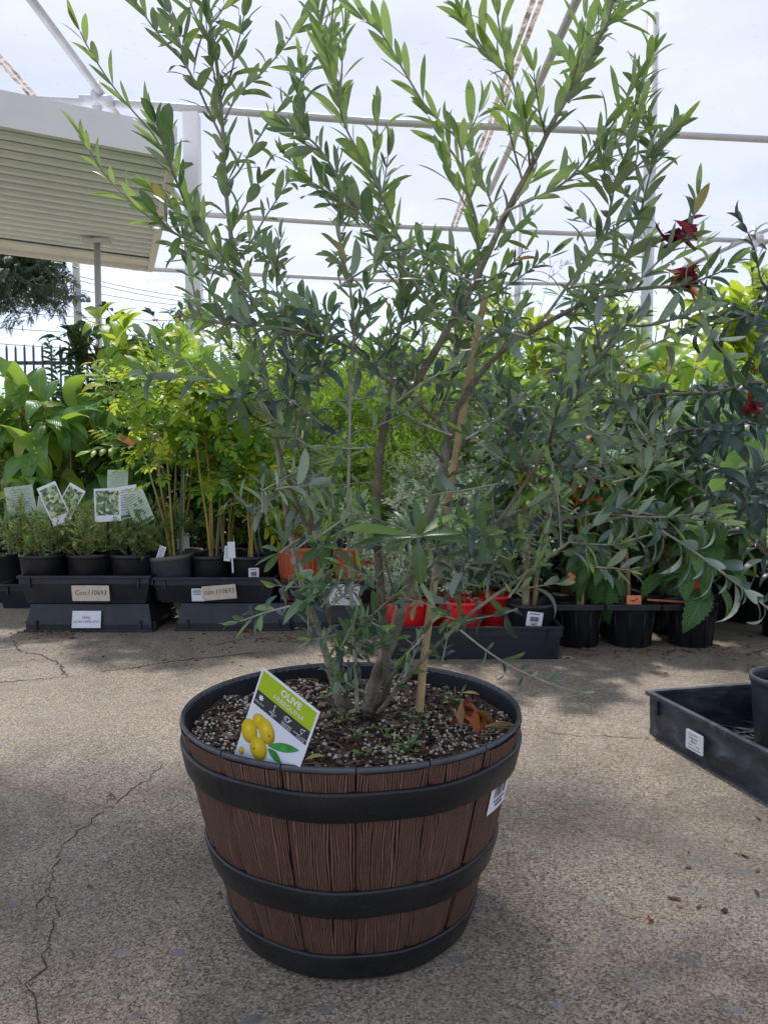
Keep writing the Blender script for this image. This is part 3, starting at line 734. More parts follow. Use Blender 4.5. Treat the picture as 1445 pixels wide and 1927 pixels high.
def pot_parts(root, c, r, h, mat='black', rim=None, soil=True, tilt=(0, 0), tp=.78, ribs=0, soil_drop=.03):
    M = Matrix.Translation(c) @ Matrix.Rotation(tilt[0], 4, 'X') @ Matrix.Rotation(tilt[1], 4, 'Y')
    m = MB(); pf = pot_prof(r, h, tp)
    if rim: m.lathe(pf[:5], 28)
    else: m.lathe(pf, 28)
    if ribs:
        for k in range(ribs):
            a = 2 * math.pi * k / ribs; m.tube([(r * tp * math.cos(a) * 1.0, r * tp * math.sin(a), .004), (r * .965 * math.cos(a), r * .965 * math.sin(a), h - .02)], .0035, 4)
    m.v = [tuple(M @ Vector(v)) for v in m.v]; m.build('pot', MAT[mat], root)
    if rim:
        m = MB(); m.lathe(pf[4:], 28); m.v = [tuple(M @ Vector(v)) for v in m.v]; m.build('pot_rim', MAT[rim], root)
    if soil:
        m = MB(); n = 20; rr_ = random.Random(int(abs(c[0]) * 1e4)); q = r * .93; zs = h - soil_drop
        V = [M @ Vector((0, 0, zs))]
        for k in range(1, 4):
            for i in range(n):
                a = 2 * math.pi * i / n; V.append(M @ Vector((q * k / 3 * math.cos(a), q * k / 3 * math.sin(a), zs + rr_.uniform(-.004, .004))))
        Fc = [(0, 1 + i, 1 + (i + 1) % n) for i in range(n)]
        for k in range(2):
            for i in range(n): Fc.append((1 + k * n + i, 1 + (k + 1) * n + i, 1 + (k + 1) * n + (i + 1) % n, 1 + k * n + (i + 1) % n))
        m.add(V, Fc); m.build('soil', MAT['soil'], root)
        # loose bits on the soil
        m = MB()
        for k in range(22):
            a = rr_.uniform(0, 6.28); d = q * math.sqrt(rr_.random()) * .95; s = rr_.uniform(.002, .006)
            m.box((0, 0, 0), (s * 2, s, s * .6), M @ Matrix.Translation((d * math.cos(a), d * math.sin(a), zs + .003)) @ Matrix.Rotation(rr_.uniform(0, 3), 4, 'Z') @ Matrix.Rotation(rr_.uniform(-.5, .5), 4, 'X'))
        m.build('bark_bit', MAT['chip'], root, smooth=False, kind='stuff')
def barcode(M, w_, h_, parent, cx=0, cy=0, seed=1, z=.0005):
    r_ = random.Random(seed); m = MB(); x = -w_ / 2
    while x < w_ / 2:
        b = r_.choice((.6, .9, 1.5)) * w_ / 26; m.box((cx + x + b / 2, cy, z), (b, h_, .0003), M); x += b + r_.choice((.6, .8, 1.4)) * w_ / 26
    return m.build('barcode', MAT['ink'], parent, smooth=False)
def price_sticker(root, c, r, h, ang, zc, w_=.034, hh=.042, seed=1, rot=0.0, tp=.78):
    """flat sticker on a pot wall; ang = direction of the outward normal"""
    rr_ = r * (tp + (1 - tp) * (zc / h)) + .0015; n = Vector((math.cos(ang), math.sin(ang), 0)); u = Vector((-n.y, n.x, 0))
    slope = r * (1 - tp) / h; v = (Vector((0, 0, 1)) + n * slope)
    M = frame(Vector(c) + n * rr_ + Vector((0, 0, zc)), u, v) @ Matrix.Rotation(rot, 4, 'Z')
    s = plate('price_sticker', M, w_, hh, MAT['paper'], root, rnd=.003, z=.001)
    barcode(M, w_ * .55, hh * .34, s, 0, 0, seed, .0022)
    mm = MB(); mm.box((-.002, hh * .36, .0022), (w_ * .6, hh * .05, .0003), M); mm.box((0, -hh * .28, .0022), (w_ * .5, hh * .035, .0003), M); mm.box((0, -hh * .39, .0022), (w_ * .36, hh * .06, .0003), M); mm.build('small_print', MAT['ink'], s, smooth=False)
    return s

# ------------------------------------------------------------------ generic background plants
def plant(label, cat, x, y, z=0.0, pot=None, h=.8, stems=2, sr=.006, lean=.12, bare=.35, twigs=8, tl=.2, lpt=6, keys=('green',), ls=.09, ls_var=.3,
          seed=0, n_obj=60, stemmat='stem_brown', group=None, droop=.2, up=.35, name='potted_plant', spread=1.0, leaf_ang=55, face=.35, whorl=0, part='leaf', stake=None, topkey=None, potkw={}, stem_dir=None, root=None):
    rr = random.Random(seed * 77 + 5)
    if root is None: root = thing(name, label, cat, (x, y, z), group)
    z0 = z
    if pot:
        r, ph, pm = pot; pot_parts(root, (x, y, z), r, ph, pm, **potkw); z0 = z + ph - .035
    sm = MB(); leaves = []
    for s in range(stems):
        a = rr.uniform(0, 6.28); rad = (pot[0] * .35 if pot else .05) * rr.random()
        b = Vector((x + rad * math.cos(a), y + rad * math.sin(a), z0)); hh = (h - (z0 - z)) * rr.uniform(.78, 1.0)
        ld = Vector((math.cos(a), math.sin(a), 0)) * lean * rr.uniform(.4, 1.3)
        if stem_dir is not None: ld += Vector(stem_dir)
        pts = [b]; k = 7; cur = b.copy(); dirv = (Vector((0, 0, 1)) + ld * .6)
        for i in range(k):
            dirv = dirv + rnd_unit(rr) * .09 + ld * .08; cur = cur + dirv.normalized() * hh / k; pts.append(cur.copy())
        pts = catmull(pts, 3); n = len(pts); sm.tube(pts, [sr * (1 - .72 * i / (n - 1)) for i in range(n)], 6)
        def leaf_at(p, d, key, sz):
            nn = (Vector((0, 0, 1)) + rnd_unit(rr) * face + Vector((0, -.25, 0)))
            d2 = d + Vector((0, 0, -droop)) * rr.uniform(.3, 1.5); leaves.append((leafM(p, d2, nn), key, sz * (1 + rr.uniform(-ls_var, ls_var)), rr.randrange(5)))
        def run(pts2, t0, cnt, tip=True, szk=1.0):
            m_ = len(pts2) - 1
            for q in range(cnt):
                t_ = t0 + (1 - t0) * (q + .5) / cnt; i = min(m_ - 1, int(t_ * m_)); f_ = t_ * m_ - i
                p = pts2[i].lerp(pts2[i + 1], f_); ax = (pts2[i + 1] - pts2[i]).normalized()
                k_ = whorl if whorl else 1
                base = q * 2.4 + rr.uniform(-.4, .4)
                for w_ in range(k_):
                    ph_ = base + w_ * 6.283 / k_; s1 = ax.cross(Vector((.2, .1, 1))); s1 = s1.normalized() if s1.length > .1 else Vector((1, 0, 0)); s2 = ax.cross(s1)
                    o_ = s1 * math.cos(ph_) + s2 * math.sin(ph_); la = R(leaf_ang * rr.uniform(.75, 1.2))
                    key = rr.choice(keys); 
                    if topkey and p.z > z + h * .78 and rr.random() < .7: key = topkey
                    leaf_at(p, ax * math.cos(la) + o_ * math.sin(la), key, ls * szk * (1.08 - .25 * t_))
            if tip: 
                ax = (pts2[-1] - pts2[-2]).normalized()
                for w_ in range(3): leaf_at(pts2[-1], ax + rnd_unit(rr) * .5, topkey if topkey and pts2[-1].z > z + h * .7 else rr.choice(keys), ls * szk * .7)
        for q in range(twigs):
            t_ = bare + (1 - bare) * (q + rr.random()) / twigs; i = min(n - 2, int(t_ * (n - 1))); p = pts[i]
            a2 = rr.uniform(0, 6.28); d = Vector((math.cos(a2) * spread, math.sin(a2) * spread, up + rr.uniform(-.2, .35)))
            L = tl * rr.uniform(.6, 1.15) * (1.15 - .5 * t_); tp_ = [p]; cur = p.copy(); dd = d.normalized()
            for k2 in range(4):
                dd = (dd + rnd_unit(rr) * .14 + Vector((0, 0, .07))).normalized(); cur = cur + dd * L / 4; tp_.append(cur.copy())
            sm.tube(tp_, [sr * .45 * (1 - .6 * i2 / 4) for i2 in range(5)], 4, cap=False); run(tp_, .15, lpt)
        run(pts, bare, max(2, int(lpt * 1.2)))
    sm.build('stem', MAT[stemmat], root)
    if stake:
        sx, sh_, mat_ = stake; mm = MB(); mm.tube([(x + sx, y, z0 - .05), (x + sx + rr.uniform(-.03, .03), y, z0 + sh_)], .004, 6); mm.build('stake', MAT[mat_], root)
    put_leaves(root, leaves, n_obj, None, part, 'foliage', seed)
    return root

def XY(px, Y): return (px - 722.5) / F * Y
def zat(py, Y): return P(722, py, Y).z

# ---- tray 1 (far left)
def W2(px, Y): return XY(px, Y)
Y1_ = PG(160, 1190, 0).y
ht = zat(1140, Y1_); H1 = .108
L1 = W2(282, Y1_) - W2(38, Y1_)
root, Mt = make_tray('lower upturned black tray with upside-down white label under the small-leaved shrubs', W2(160, Y1_), Y1_ + .18, 0, L1 + .006, .36, H1, inv=True, tp=.022)
Mf = frame((W2(157, Y1_), Y1_ + .004, zat(1166, Y1_)), (1, 0, 0), (0, .20, 1))
pl = plate('label_sticker', Mf, .112, .066, MAT['paper'], root, z=.003, label='white printed label stuck upside down')
Mu = Mf @ Matrix.Rotation(math.pi, 4, 'Z')
text('LADYBIRD FRUIT', .0135, MAT['ink'], Mu @ Matrix.Translation((0, .008, .0036)), pl); text('TREES', .0135, MAT['ink'], Mu @ Matrix.Translation((0, -.008, .0036)), pl)
L1u = W2(282, Y1_) - W2(28, Y1_)
zt1 = H1 + .002
root, Mt = make_tray('upper black tray with beige handwritten paper holding the small-leaved shrubs', W2(155, Y1_), Y1_ + .175, zt1, L1u, .37, zat(1084, Y1_) - zt1, tp=.03)
Mf = frame((W2(169, Y1_), Y1_ - .012, zat(1115, Y1_)), (1, 0, 0), (0, -.16, 1))
pl = plate('paper_note', Mf, .145, .063, MAT['beigepaper'], root, z=.003, rnd=.004)
text('Con:110693', .027, MAT['ink'], Mf @ Matrix.Translation((0, .002, .0036)), pl, sx=.92, shear=.15)
zt1u = zt1 + .006
# ---- tray 2
Y2_ = PG(430, 1188, 0).y
root, Mt = make_tray('lower upturned black tray shifted right beneath the tall stemmy plants', W2(436, Y2_), Y2_ + .18, 0, W2(545, Y2_) - W2(322, Y2_), .36, .108, inv=True, tp=.022)
root, Mt = make_tray('upper black tray with two overlapping labels under the tall stemmy plants', W2(401, Y2_), Y2_ + .175, .11, W2(518, Y2_) - W2(284, Y2_), .37, zat(1087, Y2_) - .11, tp=.03)
Mf = frame((W2(372, Y2_), Y2_ - .012, zat(1118, Y2_)), (1, 0, 0), (0, -.16, 1))
pl = plate('label_sticker', Mf, .052, .052, MAT['paper'], root, z=.003, rnd=.004)
mm = MB(); mm.box((-.004, .012, .0036), (.034, .004, .0003), Mf); mm.box((-.004, .003, .0036), (.030, .004, .0003), Mf); mm.box((-.004, .019, .0036), (.028, .0025, .0003), Mf); mm.build('small_print', MAT['blueink'], pl, smooth=False)
Mf = frame((W2(412, Y2_), Y2_ - .015, zat(1113, Y2_)), (1, 0, .08), (-.08, -.16, 1))
pl = plate('paper_note', Mf, .132, .058, MAT['beigepaper'], root, z=.004)
text('con:110693', .028, MAT['ink'], Mf @ Matrix.Translation((0, .004, .0047)), pl, sx=.90, shear=.1)
# ---- tray 3
Y3_ = Y2_
root, Mt = make_tray('upturned black tray beneath the terracotta pots', W2(640, Y3_), Y3_ + .2, 0, .50, .36, .108, inv=True, tp=.022)
root, Mt = make_tray('black tray holding terracotta pots with torn white notice', W2(648, Y3_), Y3_ + .185, .11, W2(765, Y3_) - W2(531, Y3_), .37, zat(1093, Y3_) - .11, tp=.03)
Mf = frame((W2(647, Y3_), Y3_ - .012, zat(1116, Y3_)), (1, 0, -.02), (0, -.16, 1))
pl = plate('notice', Mf, .125, .086, MAT['paper'], root, z=.003, cy=-.004)
text('...and Plus', .011, MAT['ink'], Mf @ Matrix.Translation((.004, .014, .0037)), pl, bold=.0002); text('Natives range', .011, MAT['ink'], Mf @ Matrix.Translation((.004, .001, .0037)), pl, bold=.0002)
# ---- tray 4 (red pots)
Y4_ = PG(900, 1242, 0).y
tr4, Mt = make_tray('low black tray holding the red pots right behind the barrel planter', W2(888, Y4_), Y4_ + .185, 0, W2(1064, Y4_) - W2(712, Y4_), .38, zat(1180, Y4_), tp=.014)
# ---- carrier with six deep pots
Y5_ = PG(1190, 1222, 0).y
cr5 = thing('pot_carrier', 'black carrier frame linking six deep black pots at right', 'pot carrier', (W2(1195, Y5_), Y5_, 0))
zc5 = zat(1143, Y5_); xc5 = [W2(1088, Y5_), W2(1193, Y5_), W2(1303, Y5_)]
m = MB(); x0, x1 = W2(1036, Y5_) + .01, W2(1352, Y5_); yf, yb = Y5_ - .012, Y5_ + .40
for (a, b, c, d) in ((x0, x1, yf, yf + .012), (x0, x1, yb, yb + .012), (x0, x0 + .012, yf, yb), (x1 - .012, x1, yf, yb), (x0, x1, (yf + yb) / 2 - .006, (yf + yb) / 2 + .006), ((xc5[0] + xc5[1]) / 2 - .006, (xc5[0] + xc5[1]) / 2 + .006, yf, yb), ((xc5[1] + xc5[2]) / 2 - .006, (xc5[1] + xc5[2]) / 2 + .006, yf, yb)):
    m.box(((a + b) / 2, (c + d) / 2, zc5), (b - a, d - c, .022))
bevel(m.build('frame', MAT['tray'], cr5, smooth=False), .003)

# ---- pots of tray 1 with small leaved shrubs
rp1 = 44 / F * (Y1_ + .10); zr1 = zat(1040, Y1_ + .1)
G1 = 'small-leaved shrubs in the left tray'
for i, (px, row, hh, lab) in enumerate([(80, 0, .36, 'wispy small-leaved shrub in the leftmost front pot of the left tray'), (169, 0, .34, 'small-leaved shrub with bare forked stem in the middle front pot of the left tray'), (250, 0, .30, 'dense low small-leaved shrub in the right front pot of the left tray'),
                                     (95, 1, .36, 'small-leaved shrub behind the leftmost pot of the left tray'), (180, 1, .38, 'small-leaved shrub behind the middle pot of the left tray'), (262, 1, .33, 'small-leaved shrub behind the right pot of the left tray')]):
    yy = Y1_ + .095 + row * .165; hp = zr1 - zt1u + (.004 if row else 0)
    rt = plant(lab, 'shrub', W2(px, Y1_ + .095), yy, zt1u, (rp1, hp, 'black'), h=hp + .19, stems=5, sr=.0025, lean=1.1, bare=.10, twigs=7, tl=.12, lpt=4, keys=('tiny',), ls=.068, seed=i + 3, n_obj=50, group=G1, droop=0, up=.5, name='potted_shrub', part='leafy_sprig', face=1.5)
# ---- pots of tray 2
for i, (px, row, rpx, mat, rim, tilt, lab) in enumerate([(325, 0, 44, 'greypot', 'rim_khaki', (0, R(-5)), 'tall yellow-green plant in the tilted faded pot'), (398, 0, 38, 'black', None, (0, 0), 'tall yellow-green plant with red and orange stems in the middle pot of the tray'),
                        (474, 0, 45, 'black', None, (0, 0), 'slender plant in the black pot with a barcode sticker'), (320, 1, 42, 'black', 'rim_khaki', (0, 0), 'yellow-green plant behind the tilted faded pot'), (405, 1, 42, 'black', None, (0, 0), 'yellow-green plant in the back middle pot of the tray'), (484, 1, 42, 'black', None, (0, 0), 'yellow-green plant in the back right pot of the tray')]):
    yy = Y2_ + .10 + row * .17; c = (W2(px, Y2_ + .1), yy, .116); r = rpx / F * (Y2_ + .1); hp = zat(1043, Y2_ + .1) - .116
    hgt = [1.02, .95, .62, 1.15, 1.05, .9][i]
    root = plant(lab, 'shrub', c[0], c[1], c[2], (r, hp, mat), h=hgt, stems=[4, 4, 4, 4, 4, 3][i], sr=.006, lean=.16, bare=[.42, .45, .35, .45, .45, .45][i], twigs=[4, 5, 3, 5, 5, 5][i], tl=.18, lpt=3, keys=('pinnate_y', 'pinnate_g', 'yellow') if i % 2 else ('pinnate_y', 'pinnate_g'), ls=.135, seed=i + 31, n_obj=70,
          stemmat='stem_orange', droop=.35, up=.3, name='potted_shrub', part='compound_leaf', potkw=dict(rim=rim, tilt=tilt), stake=(.02, .5, 'bluestake'), topkey='yellow' if i in (3,) else None)
    if i == 2: price_sticker(root, c, r, hp, R(-78), hp * .74 - .02, .040, .046, 4)
    if i in (0, 2):
        Mf = frame(Vector((c[0] + (-.03 if i == 0 else -.085), c[1] - r * .8, c[2] + hp + .012)), (1, .1, -.35 if i == 0 else -.1), (.35 if i == 0 else .12, 0, 1))
        sl_ = plate('plastic_tag', Mf, .026, .06, MAT['paper'], None); tag(sl_, 'small white plastic tag stuck in the ' + ('tilted faded pot' if i == 0 else 'pot with barcode sticker'), 'plant tag')
        mm = MB()
        for k in range(7): mm.box((0, .02 - k * .006, .0006), (.017, .0016, .0002), Mf)
        mm.build('small_print', MAT['blueink'], sl_, smooth=False)
# ---- terracotta pots, tray 3
for i, (px, row, lab) in enumerate([(567, 0, 'needle-leaved bush in the terracotta pot with a barcode sticker'), (672, 0, 'needle-leaved bush in the second terracotta pot'), (560, 1, 'needle-leaved bush in a back terracotta pot near the barcode sticker'), (650, 1, 'needle-leaved bush in the back middle terracotta pot'), (735, 1, 'needle-leaved bush in the back right terracotta pot')]):
    yy = Y3_ + .10 + row * .17; c = (W2(px, Y3_ + .1), yy, .116); r = 47 / F * (Y3_ + .1); hp = zat(1027 - row * 14, Y3_ + .1) - .116
    root = plant(lab, 'shrub', c[0], c[1], c[2], (r, hp, 'terracotta'), h=hp + (.22 if row == 0 else .42), stems=5, sr=.003, lean=.5, bare=.1, twigs=7, tl=.15, lpt=5, keys=('fine',), ls=.075, seed=i + 51, n_obj=60, droop=0, up=.7, name='potted_shrub', part='leafy_sprig', face=1.2, potkw=dict(ribs=26 if row == 0 else 0))
    if i == 0: price_sticker(root, c, r, hp, R(-70), hp * .5, .034, .042, 7, rot=.08)
def card_tag(px, py, Y, w_, h_, mat, label, cat='plant tag', rot=0.0, lean=.15, yaw=0.0, stake=True, words=None, stripes=None, zbase=.2, stake_mat='black', img=None, sw=.0048):
    p = P(px, py, Y); root = thing('plant_tag', label, cat, (p.x, p.y, zbase))
    M = Matrix.Translation(p) @ Matrix.Rotation(yaw, 4, 'Z') @ Matrix.Rotation(R(90) - lean, 4, 'X') @ Matrix.Rotation(rot, 4, 'Z')
    c = plate('card', M, w_, h_, MAT[mat], root, th=.0008)
    if stake:
        top = M @ Vector((0, h_ * .42, -.003)); mm = MB(); mm.tube([top, Vector((p.x + stake * 0, p.y, zbase))], sw, 6); mm.build('stake', MAT[stake_mat], root)
    return root, M, c
for i, (px, py, lab, wd) in enumerate([(545, 1000, 'orange card reading TUCKER BUSH above the left terracotta pot', .085), (585, 1008, 'bright orange care card just right of the left TUCKER BUSH card', .082), (640, 995, 'dark red card reading TUCKER BUSH above the second terracotta pot', .095)]):
    root, M, c = card_tag(px, py, Y3_ + .12, wd, .15, 'tagorange' if i < 2 else 'tagred', lab, rot=[-.05, .03, -.12][i], lean=.1, zbase=.22)
    text('TUCKER', .0175, MAT['beigepaper'] if i != 0 else MAT['tagsalmon'], M @ Matrix.Translation((0, .060, .0010)), c, bold=.0004); text('BUSH', .0175, MAT['tagsalmon'], M @ Matrix.Translation((0, .043, .0010)), c, bold=.0004)
    for k in range(3):
        mm = MB(); mm.lathe([(.012 + k * .009, .0010), (.015 + k * .009, .0013), (.016 + k * .009, .0010)], 20); mm.v = [tuple(M @ Matrix.Translation((0, .005, 0)) @ Vector(v)) for v in mm.v]; mm.build('ring_print', MAT['tagred' if i < 2 else 'tagorange'], c)
    mm = MB(); mm.box((0, -.055, .0011), (wd, .040, .0005), M); mm.build('dark_band', MAT['ink'], c, smooth=False)
# ---- red pots
for i, (px, py, rpx, mat, lab) in enumerate([(765, 1130, 40, 'red', 'grey-green plant in the left red pot'), (870, 1128, 40, 'red', 'grey-green plant in the middle red pot'), (935, 1118, 30, 'red', 'small plant in the right red pot'), (1000, 1132, 46, 'black', 'brown-stemmed plant in the black pot with a barcode sticker at the tray end')]):
    yy = Y4_ + .10 + (.12 if i == 2 else 0); c = (W2(px, yy), yy, .006); r = rpx / F * yy; hp = zat(py, yy) - .006
    if i < 3: root = plant(lab, 'shrub', c[0], c[1], c[2], (r, hp, mat), h=hp + [.20, .26, .30][i], stems=5, sr=.003, lean=.5, bare=.1, twigs=4, tl=.10, lpt=4, keys=('grey',), ls=.07, seed=i + 71, n_obj=50, droop=0, up=.7, name='potted_shrub', part='leafy_sprig', face=1.2, stemmat='stem_green')
    else:
        root = plant(lab, 'shrub', c[0], c[1], c[2], (r, hp, mat), h=.9, stems=3, sr=.010, lean=.08, bare=.55, twigs=8, tl=.26, lpt=6, keys=('deep', 'green'), ls=.10, seed=i + 71, n_obj=60, name='potted_shrub')
        price_sticker(root, c, r, hp, R(-90), hp * .74, .054, .050, 9, rot=-.12)
for i, (px, row) in enumerate([(750, 1), (840, 1), (905, 1), (1000, 1)]):
    yy = Y4_ + .29; c = (W2(px, yy), yy, .006)
    plant(['leafy grey-green bush behind the left red pot', 'leafy grey-green bush behind the middle red pot', 'leafy grey-green bush behind the right red pot', 'dark glossy bush at the back end of the red-pot tray'][i], 'shrub', c[0], c[1], c[2], (.078, .17, 'red' if i < 3 else 'black'), h=[.50, .58, .52, .62][i], stems=5, sr=.004, lean=.45, bare=.15, twigs=7, tl=.15, lpt=5, keys=('grey',) if i < 3 else ('deep',), ls=.085, seed=i + 91, n_obj=60, droop=0, up=.6, name='potted_shrub', part='leafy_sprig' if i < 3 else 'leaf', face=1.2, stemmat='stem_green')
# ---- six deep pots in the carrier
lab6 = ['sparse stemmy plant with small orange leaves in the left front pot of the carrier', 'plant with long toothed leaves in the middle front pot of the carrier', 'plant with toothed leaves in the right front pot of the carrier', 'plant in the left back pot of the carrier', 'plant in the middle back pot of the carrier', 'plant in the right back pot of the carrier']
for i in range(6):
    row = i // 3; yy = Y5_ + .085 + row * .2; px = [1090, 1190, 1305][i % 3]; c = (W2(px, Y5_ + .085) + row * .01, yy, 0); r = .092; hp = zat(1130, Y5_ + .08)
    kw = [dict(h=.78, stems=4, sr=.008, lean=.12, bare=.62, twigs=4, tl=.2, lpt=4, keys=('green', 'rust'), ls=.07, stemmat='stem_orange'), dict(h=1.0, stems=2, sr=.010, lean=.1, bare=.10, twigs=6, tl=.12, lpt=3, keys=('serrate',), ls=.19, droop=.9), dict(h=.9, stems=2, sr=.008, lean=.1, bare=.12, twigs=6, tl=.12, lpt=3, keys=('serrate',), ls=.17, droop=.7),
          dict(h=.9, stems=3, sr=.008, lean=.12, bare=.45, twigs=7, tl=.22, lpt=5, keys=('green',), ls=.10), dict(h=1.1, stems=2, sr=.01, lean=.1, bare=.2, twigs=8, tl=.18, lpt=3, keys=('serrate', 'green'), ls=.16, droop=.6), dict(h=1.1, stems=2, sr=.01, lean=.1, bare=.25, twigs=8, tl=.18, lpt=3, keys=('serrate',), ls=.17, droop=.6)][i]
    root = plant(lab6[i], 'shrub', c[0], c[1], c[2], (r, hp, 'black'), seed=i + 111, n_obj=60, name='potted_plant', potkw=dict(ribs=10, tp=.80, soil_drop=.02), **kw)
    if i == 1:
        Mf = frame(Vector((c[0] - .008, c[1] - r * .72, hp + .012)), (1, 0, 0), (0, .1, 1)); s = plate('orange_tag', Mf, .052, .034, MAT['tagsalmon'], None, rnd=.003); tag(s, 'orange plastic tag standing in the middle carrier pot', 'plant tag')
        mm = MB(); mm.tube([Mf @ Vector((-.012, 0, .0014)), Mf @ Vector((0, -.003, .0014)), Mf @ Vector((.012, .006, .0014))], .0018, 5); mm.build('tag_slot', MAT['ink'], s)
        Mf = frame(Vector((c[0] + .10, c[1] - r * .85, hp + .012)), (1, 0, -.06), (0, 1, .15)); s = plate('orange_tag', Mf, .13, .02, MAT['tagsalmon'], None); tag(s, 'long orange plastic strip lying across the rims of the carrier pots', 'plant tag')
    if i in (0,): price_sticker(root, (W2(1168, Y5_ + .085), yy, 0), .0, hp, R(-90), hp * .8, .05, .03, 12)

# ---- care tags on black stakes in tray 1
def care(px, py, Y, w_, h_, rot, yaw, label, stripe=True, face='paper', zbase=.26, lean=.15):
    w_ *= 1.22; h_ *= 1.22
    root, M, c = card_tag(px, py, Y, w_, h_, face, label, rot=rot, yaw=yaw, lean=lean, zbase=zbase)
    r_ = random.Random(int(px)); m = MB()
    if stripe == 'leafy':   # printed photograph of a leafy hedge
        q = MB(); q.box((0, h_ * .06, .0010), (w_ * .88, h_ * .74, .0003), M); q.build('photo_print', MAT['print_green'], c, smooth=False)
    else:
        for k in range(9): m.box((r_.uniform(-.004, .004), h_ * (.38 - k * .075), .0011), (w_ * r_.uniform(.55, .8), h_ * .018, .0002), M)
        m.build('small_print', MAT['printgrey'], c, smooth=False)
        q = MB(); q.box((0, -h_ * .42, .0011), (w_ * .96, h_ * .08, .0003), M); q.build('green_band', MAT['bandgreen'], c, smooth=False)
t = NT('hedge_photo_print'); p = t.geo().outputs['Position']; v_ = t.voro(p, 95); hs = t.n('SeparateColor'); t.l(v_.outputs['Color'], hs.inputs[0])
t.bsdf(t.ramp(hs.outputs[0], [(0, (.02, .05, .02)), (.35, (.10, .18, .06)), (.7, (.36, .46, .22)), (1, (.62, .70, .48))]), .35); MAT['print_green'] = t.m
MAT['printgrey'] = M_simple('grey_print', (.22, .28, .26), .6); MAT['bandgreen'] = M_simple('green_print_band', (.05, .20, .10), .5)
MAT['sage'] = M_simple('pale_green_card', (.42, .52, .40), .35, (.52, .60, .46), 30)
YT = Y1_ + .06
care(40, 945, YT, .085, .105, .12, .55, 'pale green text card on a black stake, farthest left of the care tags', face='sage')
care(103, 948, YT, .062, .135, .42, .1, 'leaf-picture card leaning right on a black stake, second care tag from the left', 'leafy')
care(128, 950, YT + .05, .062, .135, -.50, -.1, 'leaf-picture card leaning left, crossing its neighbour into a V', 'leafy')
care(98, 958, YT + .12, .10, .08, -.1, 0, 'text card mostly hidden behind the crossed leaf-picture cards', face='sage')
care(203, 950, YT, .082, .108, .05, .1, 'upright leaf-picture card on a black stake in the middle of the left tray', 'leafy')
care(240, 945, YT + .08, .080, .11, .15, -.4, 'shiny white card behind the upright leaf-picture card', 'x')
care(262, 955, YT + .03, .075, .12, .5, -.3, 'greenish text card leaning right at the right end of the left tray', face='sage')
care(222, 905, YT + .14, .070, .075, 0, 0, 'small square text card standing highest above the left tray', face='sage')
for (px, py, Y, lab) in ((345, 1018, Y2_ + .22, 'white card tag behind the tilted faded pot'), (436, 1035, Y2_ + .02, 'pair of narrow white tags at the rim of the barcode pot'), (42, 885, 4.2, 'small pale card among the ferns at far left'), (70, 888, 4.3, 'second small pale card among the ferns at left')):
    p = P(px, py, Y); Mf = frame(p, (1, .1, .05), (.05, 0, 1)); s = plate('plastic_tag', Mf, .05 if px != 436 else .028, .065, MAT['paper'], None); tag(s, lab, 'plant tag')
    mm = MB(); mm.box((0, -.055, .0004), (.006, .07, .0008), Mf); mm.build('tag_stem', MAT['paper'], s, smooth=False)

# ------------------------------------------------------------------ rows of plants behind
def bg(px, Y, top, label, **k):
    k.setdefault('pot', (.11, .24, 'black')); k.setdefault('name', 'potted_plant')
    return plant(label, k.pop('cat', 'shrub'), W2(px, Y), Y, 0, h=zat(top, Y), **k)
# left: broad leaves, deep pinnate, fern, hedge
bg(110, 3.75, 690, 'broad-leaved plant with drooping light green leaves above the left tray', keys=('mango',), ls=.21, stems=3, sr=.010, lean=.22, bare=.35, twigs=5, tl=.22, lpt=4, seed=201, n_obj=90, droop=.8, topkey=None, stake=(.05, .5, 'bamboo'))
bg(200, 3.9, 715, 'broad-leaved plant with large glossy leaves right of the drooping one', keys=('mango',), ls=.22, stems=3, sr=.010, lean=.25, bare=.35, twigs=5, tl=.2, lpt=4, seed=202, n_obj=90, droop=.7)
bg(20, 3.8, 770, 'broad-leaved plant cut by the left edge of the picture', keys=('mango',), ls=.19, stems=2, sr=.008, lean=.2, bare=.4, twigs=4, tl=.2, lpt=4, seed=203, n_obj=60, droop=.6)
bg(165, 5.2, 715, 'dark plant with arching feathery compound leaves under the utility pole', keys=('pinnate_deep',), ls=.42, stems=4, sr=.010, lean=.2, bare=.45, twigs=3, tl=.15, lpt=3, seed=204, n_obj=60, droop=.5, part='frond')
bg(215, 5.0, 640, 'dense dark green bush behind the broad-leaved plants', keys=('deep',), ls=.15, stems=4, sr=.012, lean=.2, bare=.35, twigs=9, tl=.34, lpt=6, seed=205, n_obj=120)
bg(280, 5.4, 560, 'tall dark small-leaved shrub beside the white column', keys=('deep',), ls=.10, stems=3, sr=.012, lean=.18, bare=.45, twigs=9, tl=.34, lpt=6, seed=206, n_obj=120)
bg(262, 4.1, 565, 'tall shrub topped with yellow new leaves left of the olive', keys=('green', 'mango'), ls=.16, stems=3, sr=.010, lean=.12, bare=.5, twigs=6, tl=.22, lpt=4, seed=207, n_obj=90, topkey='yellow')
bg(330, 4.2, 640, 'yellow-green broadleaf bush behind the tall stemmy plants', keys=('green', 'yellow'), ls=.16, stems=4, sr=.010, lean=.2, bare=.4, twigs=7, tl=.24, lpt=5, seed=208, n_obj=120)
bg(400, 4.4, 660, 'broad-leaved bush seen between the left olive twigs', keys=('green',), ls=.17, stems=4, sr=.010, lean=.2, bare=.3, twigs=7, tl=.26, lpt=5, seed=209, n_obj=110)
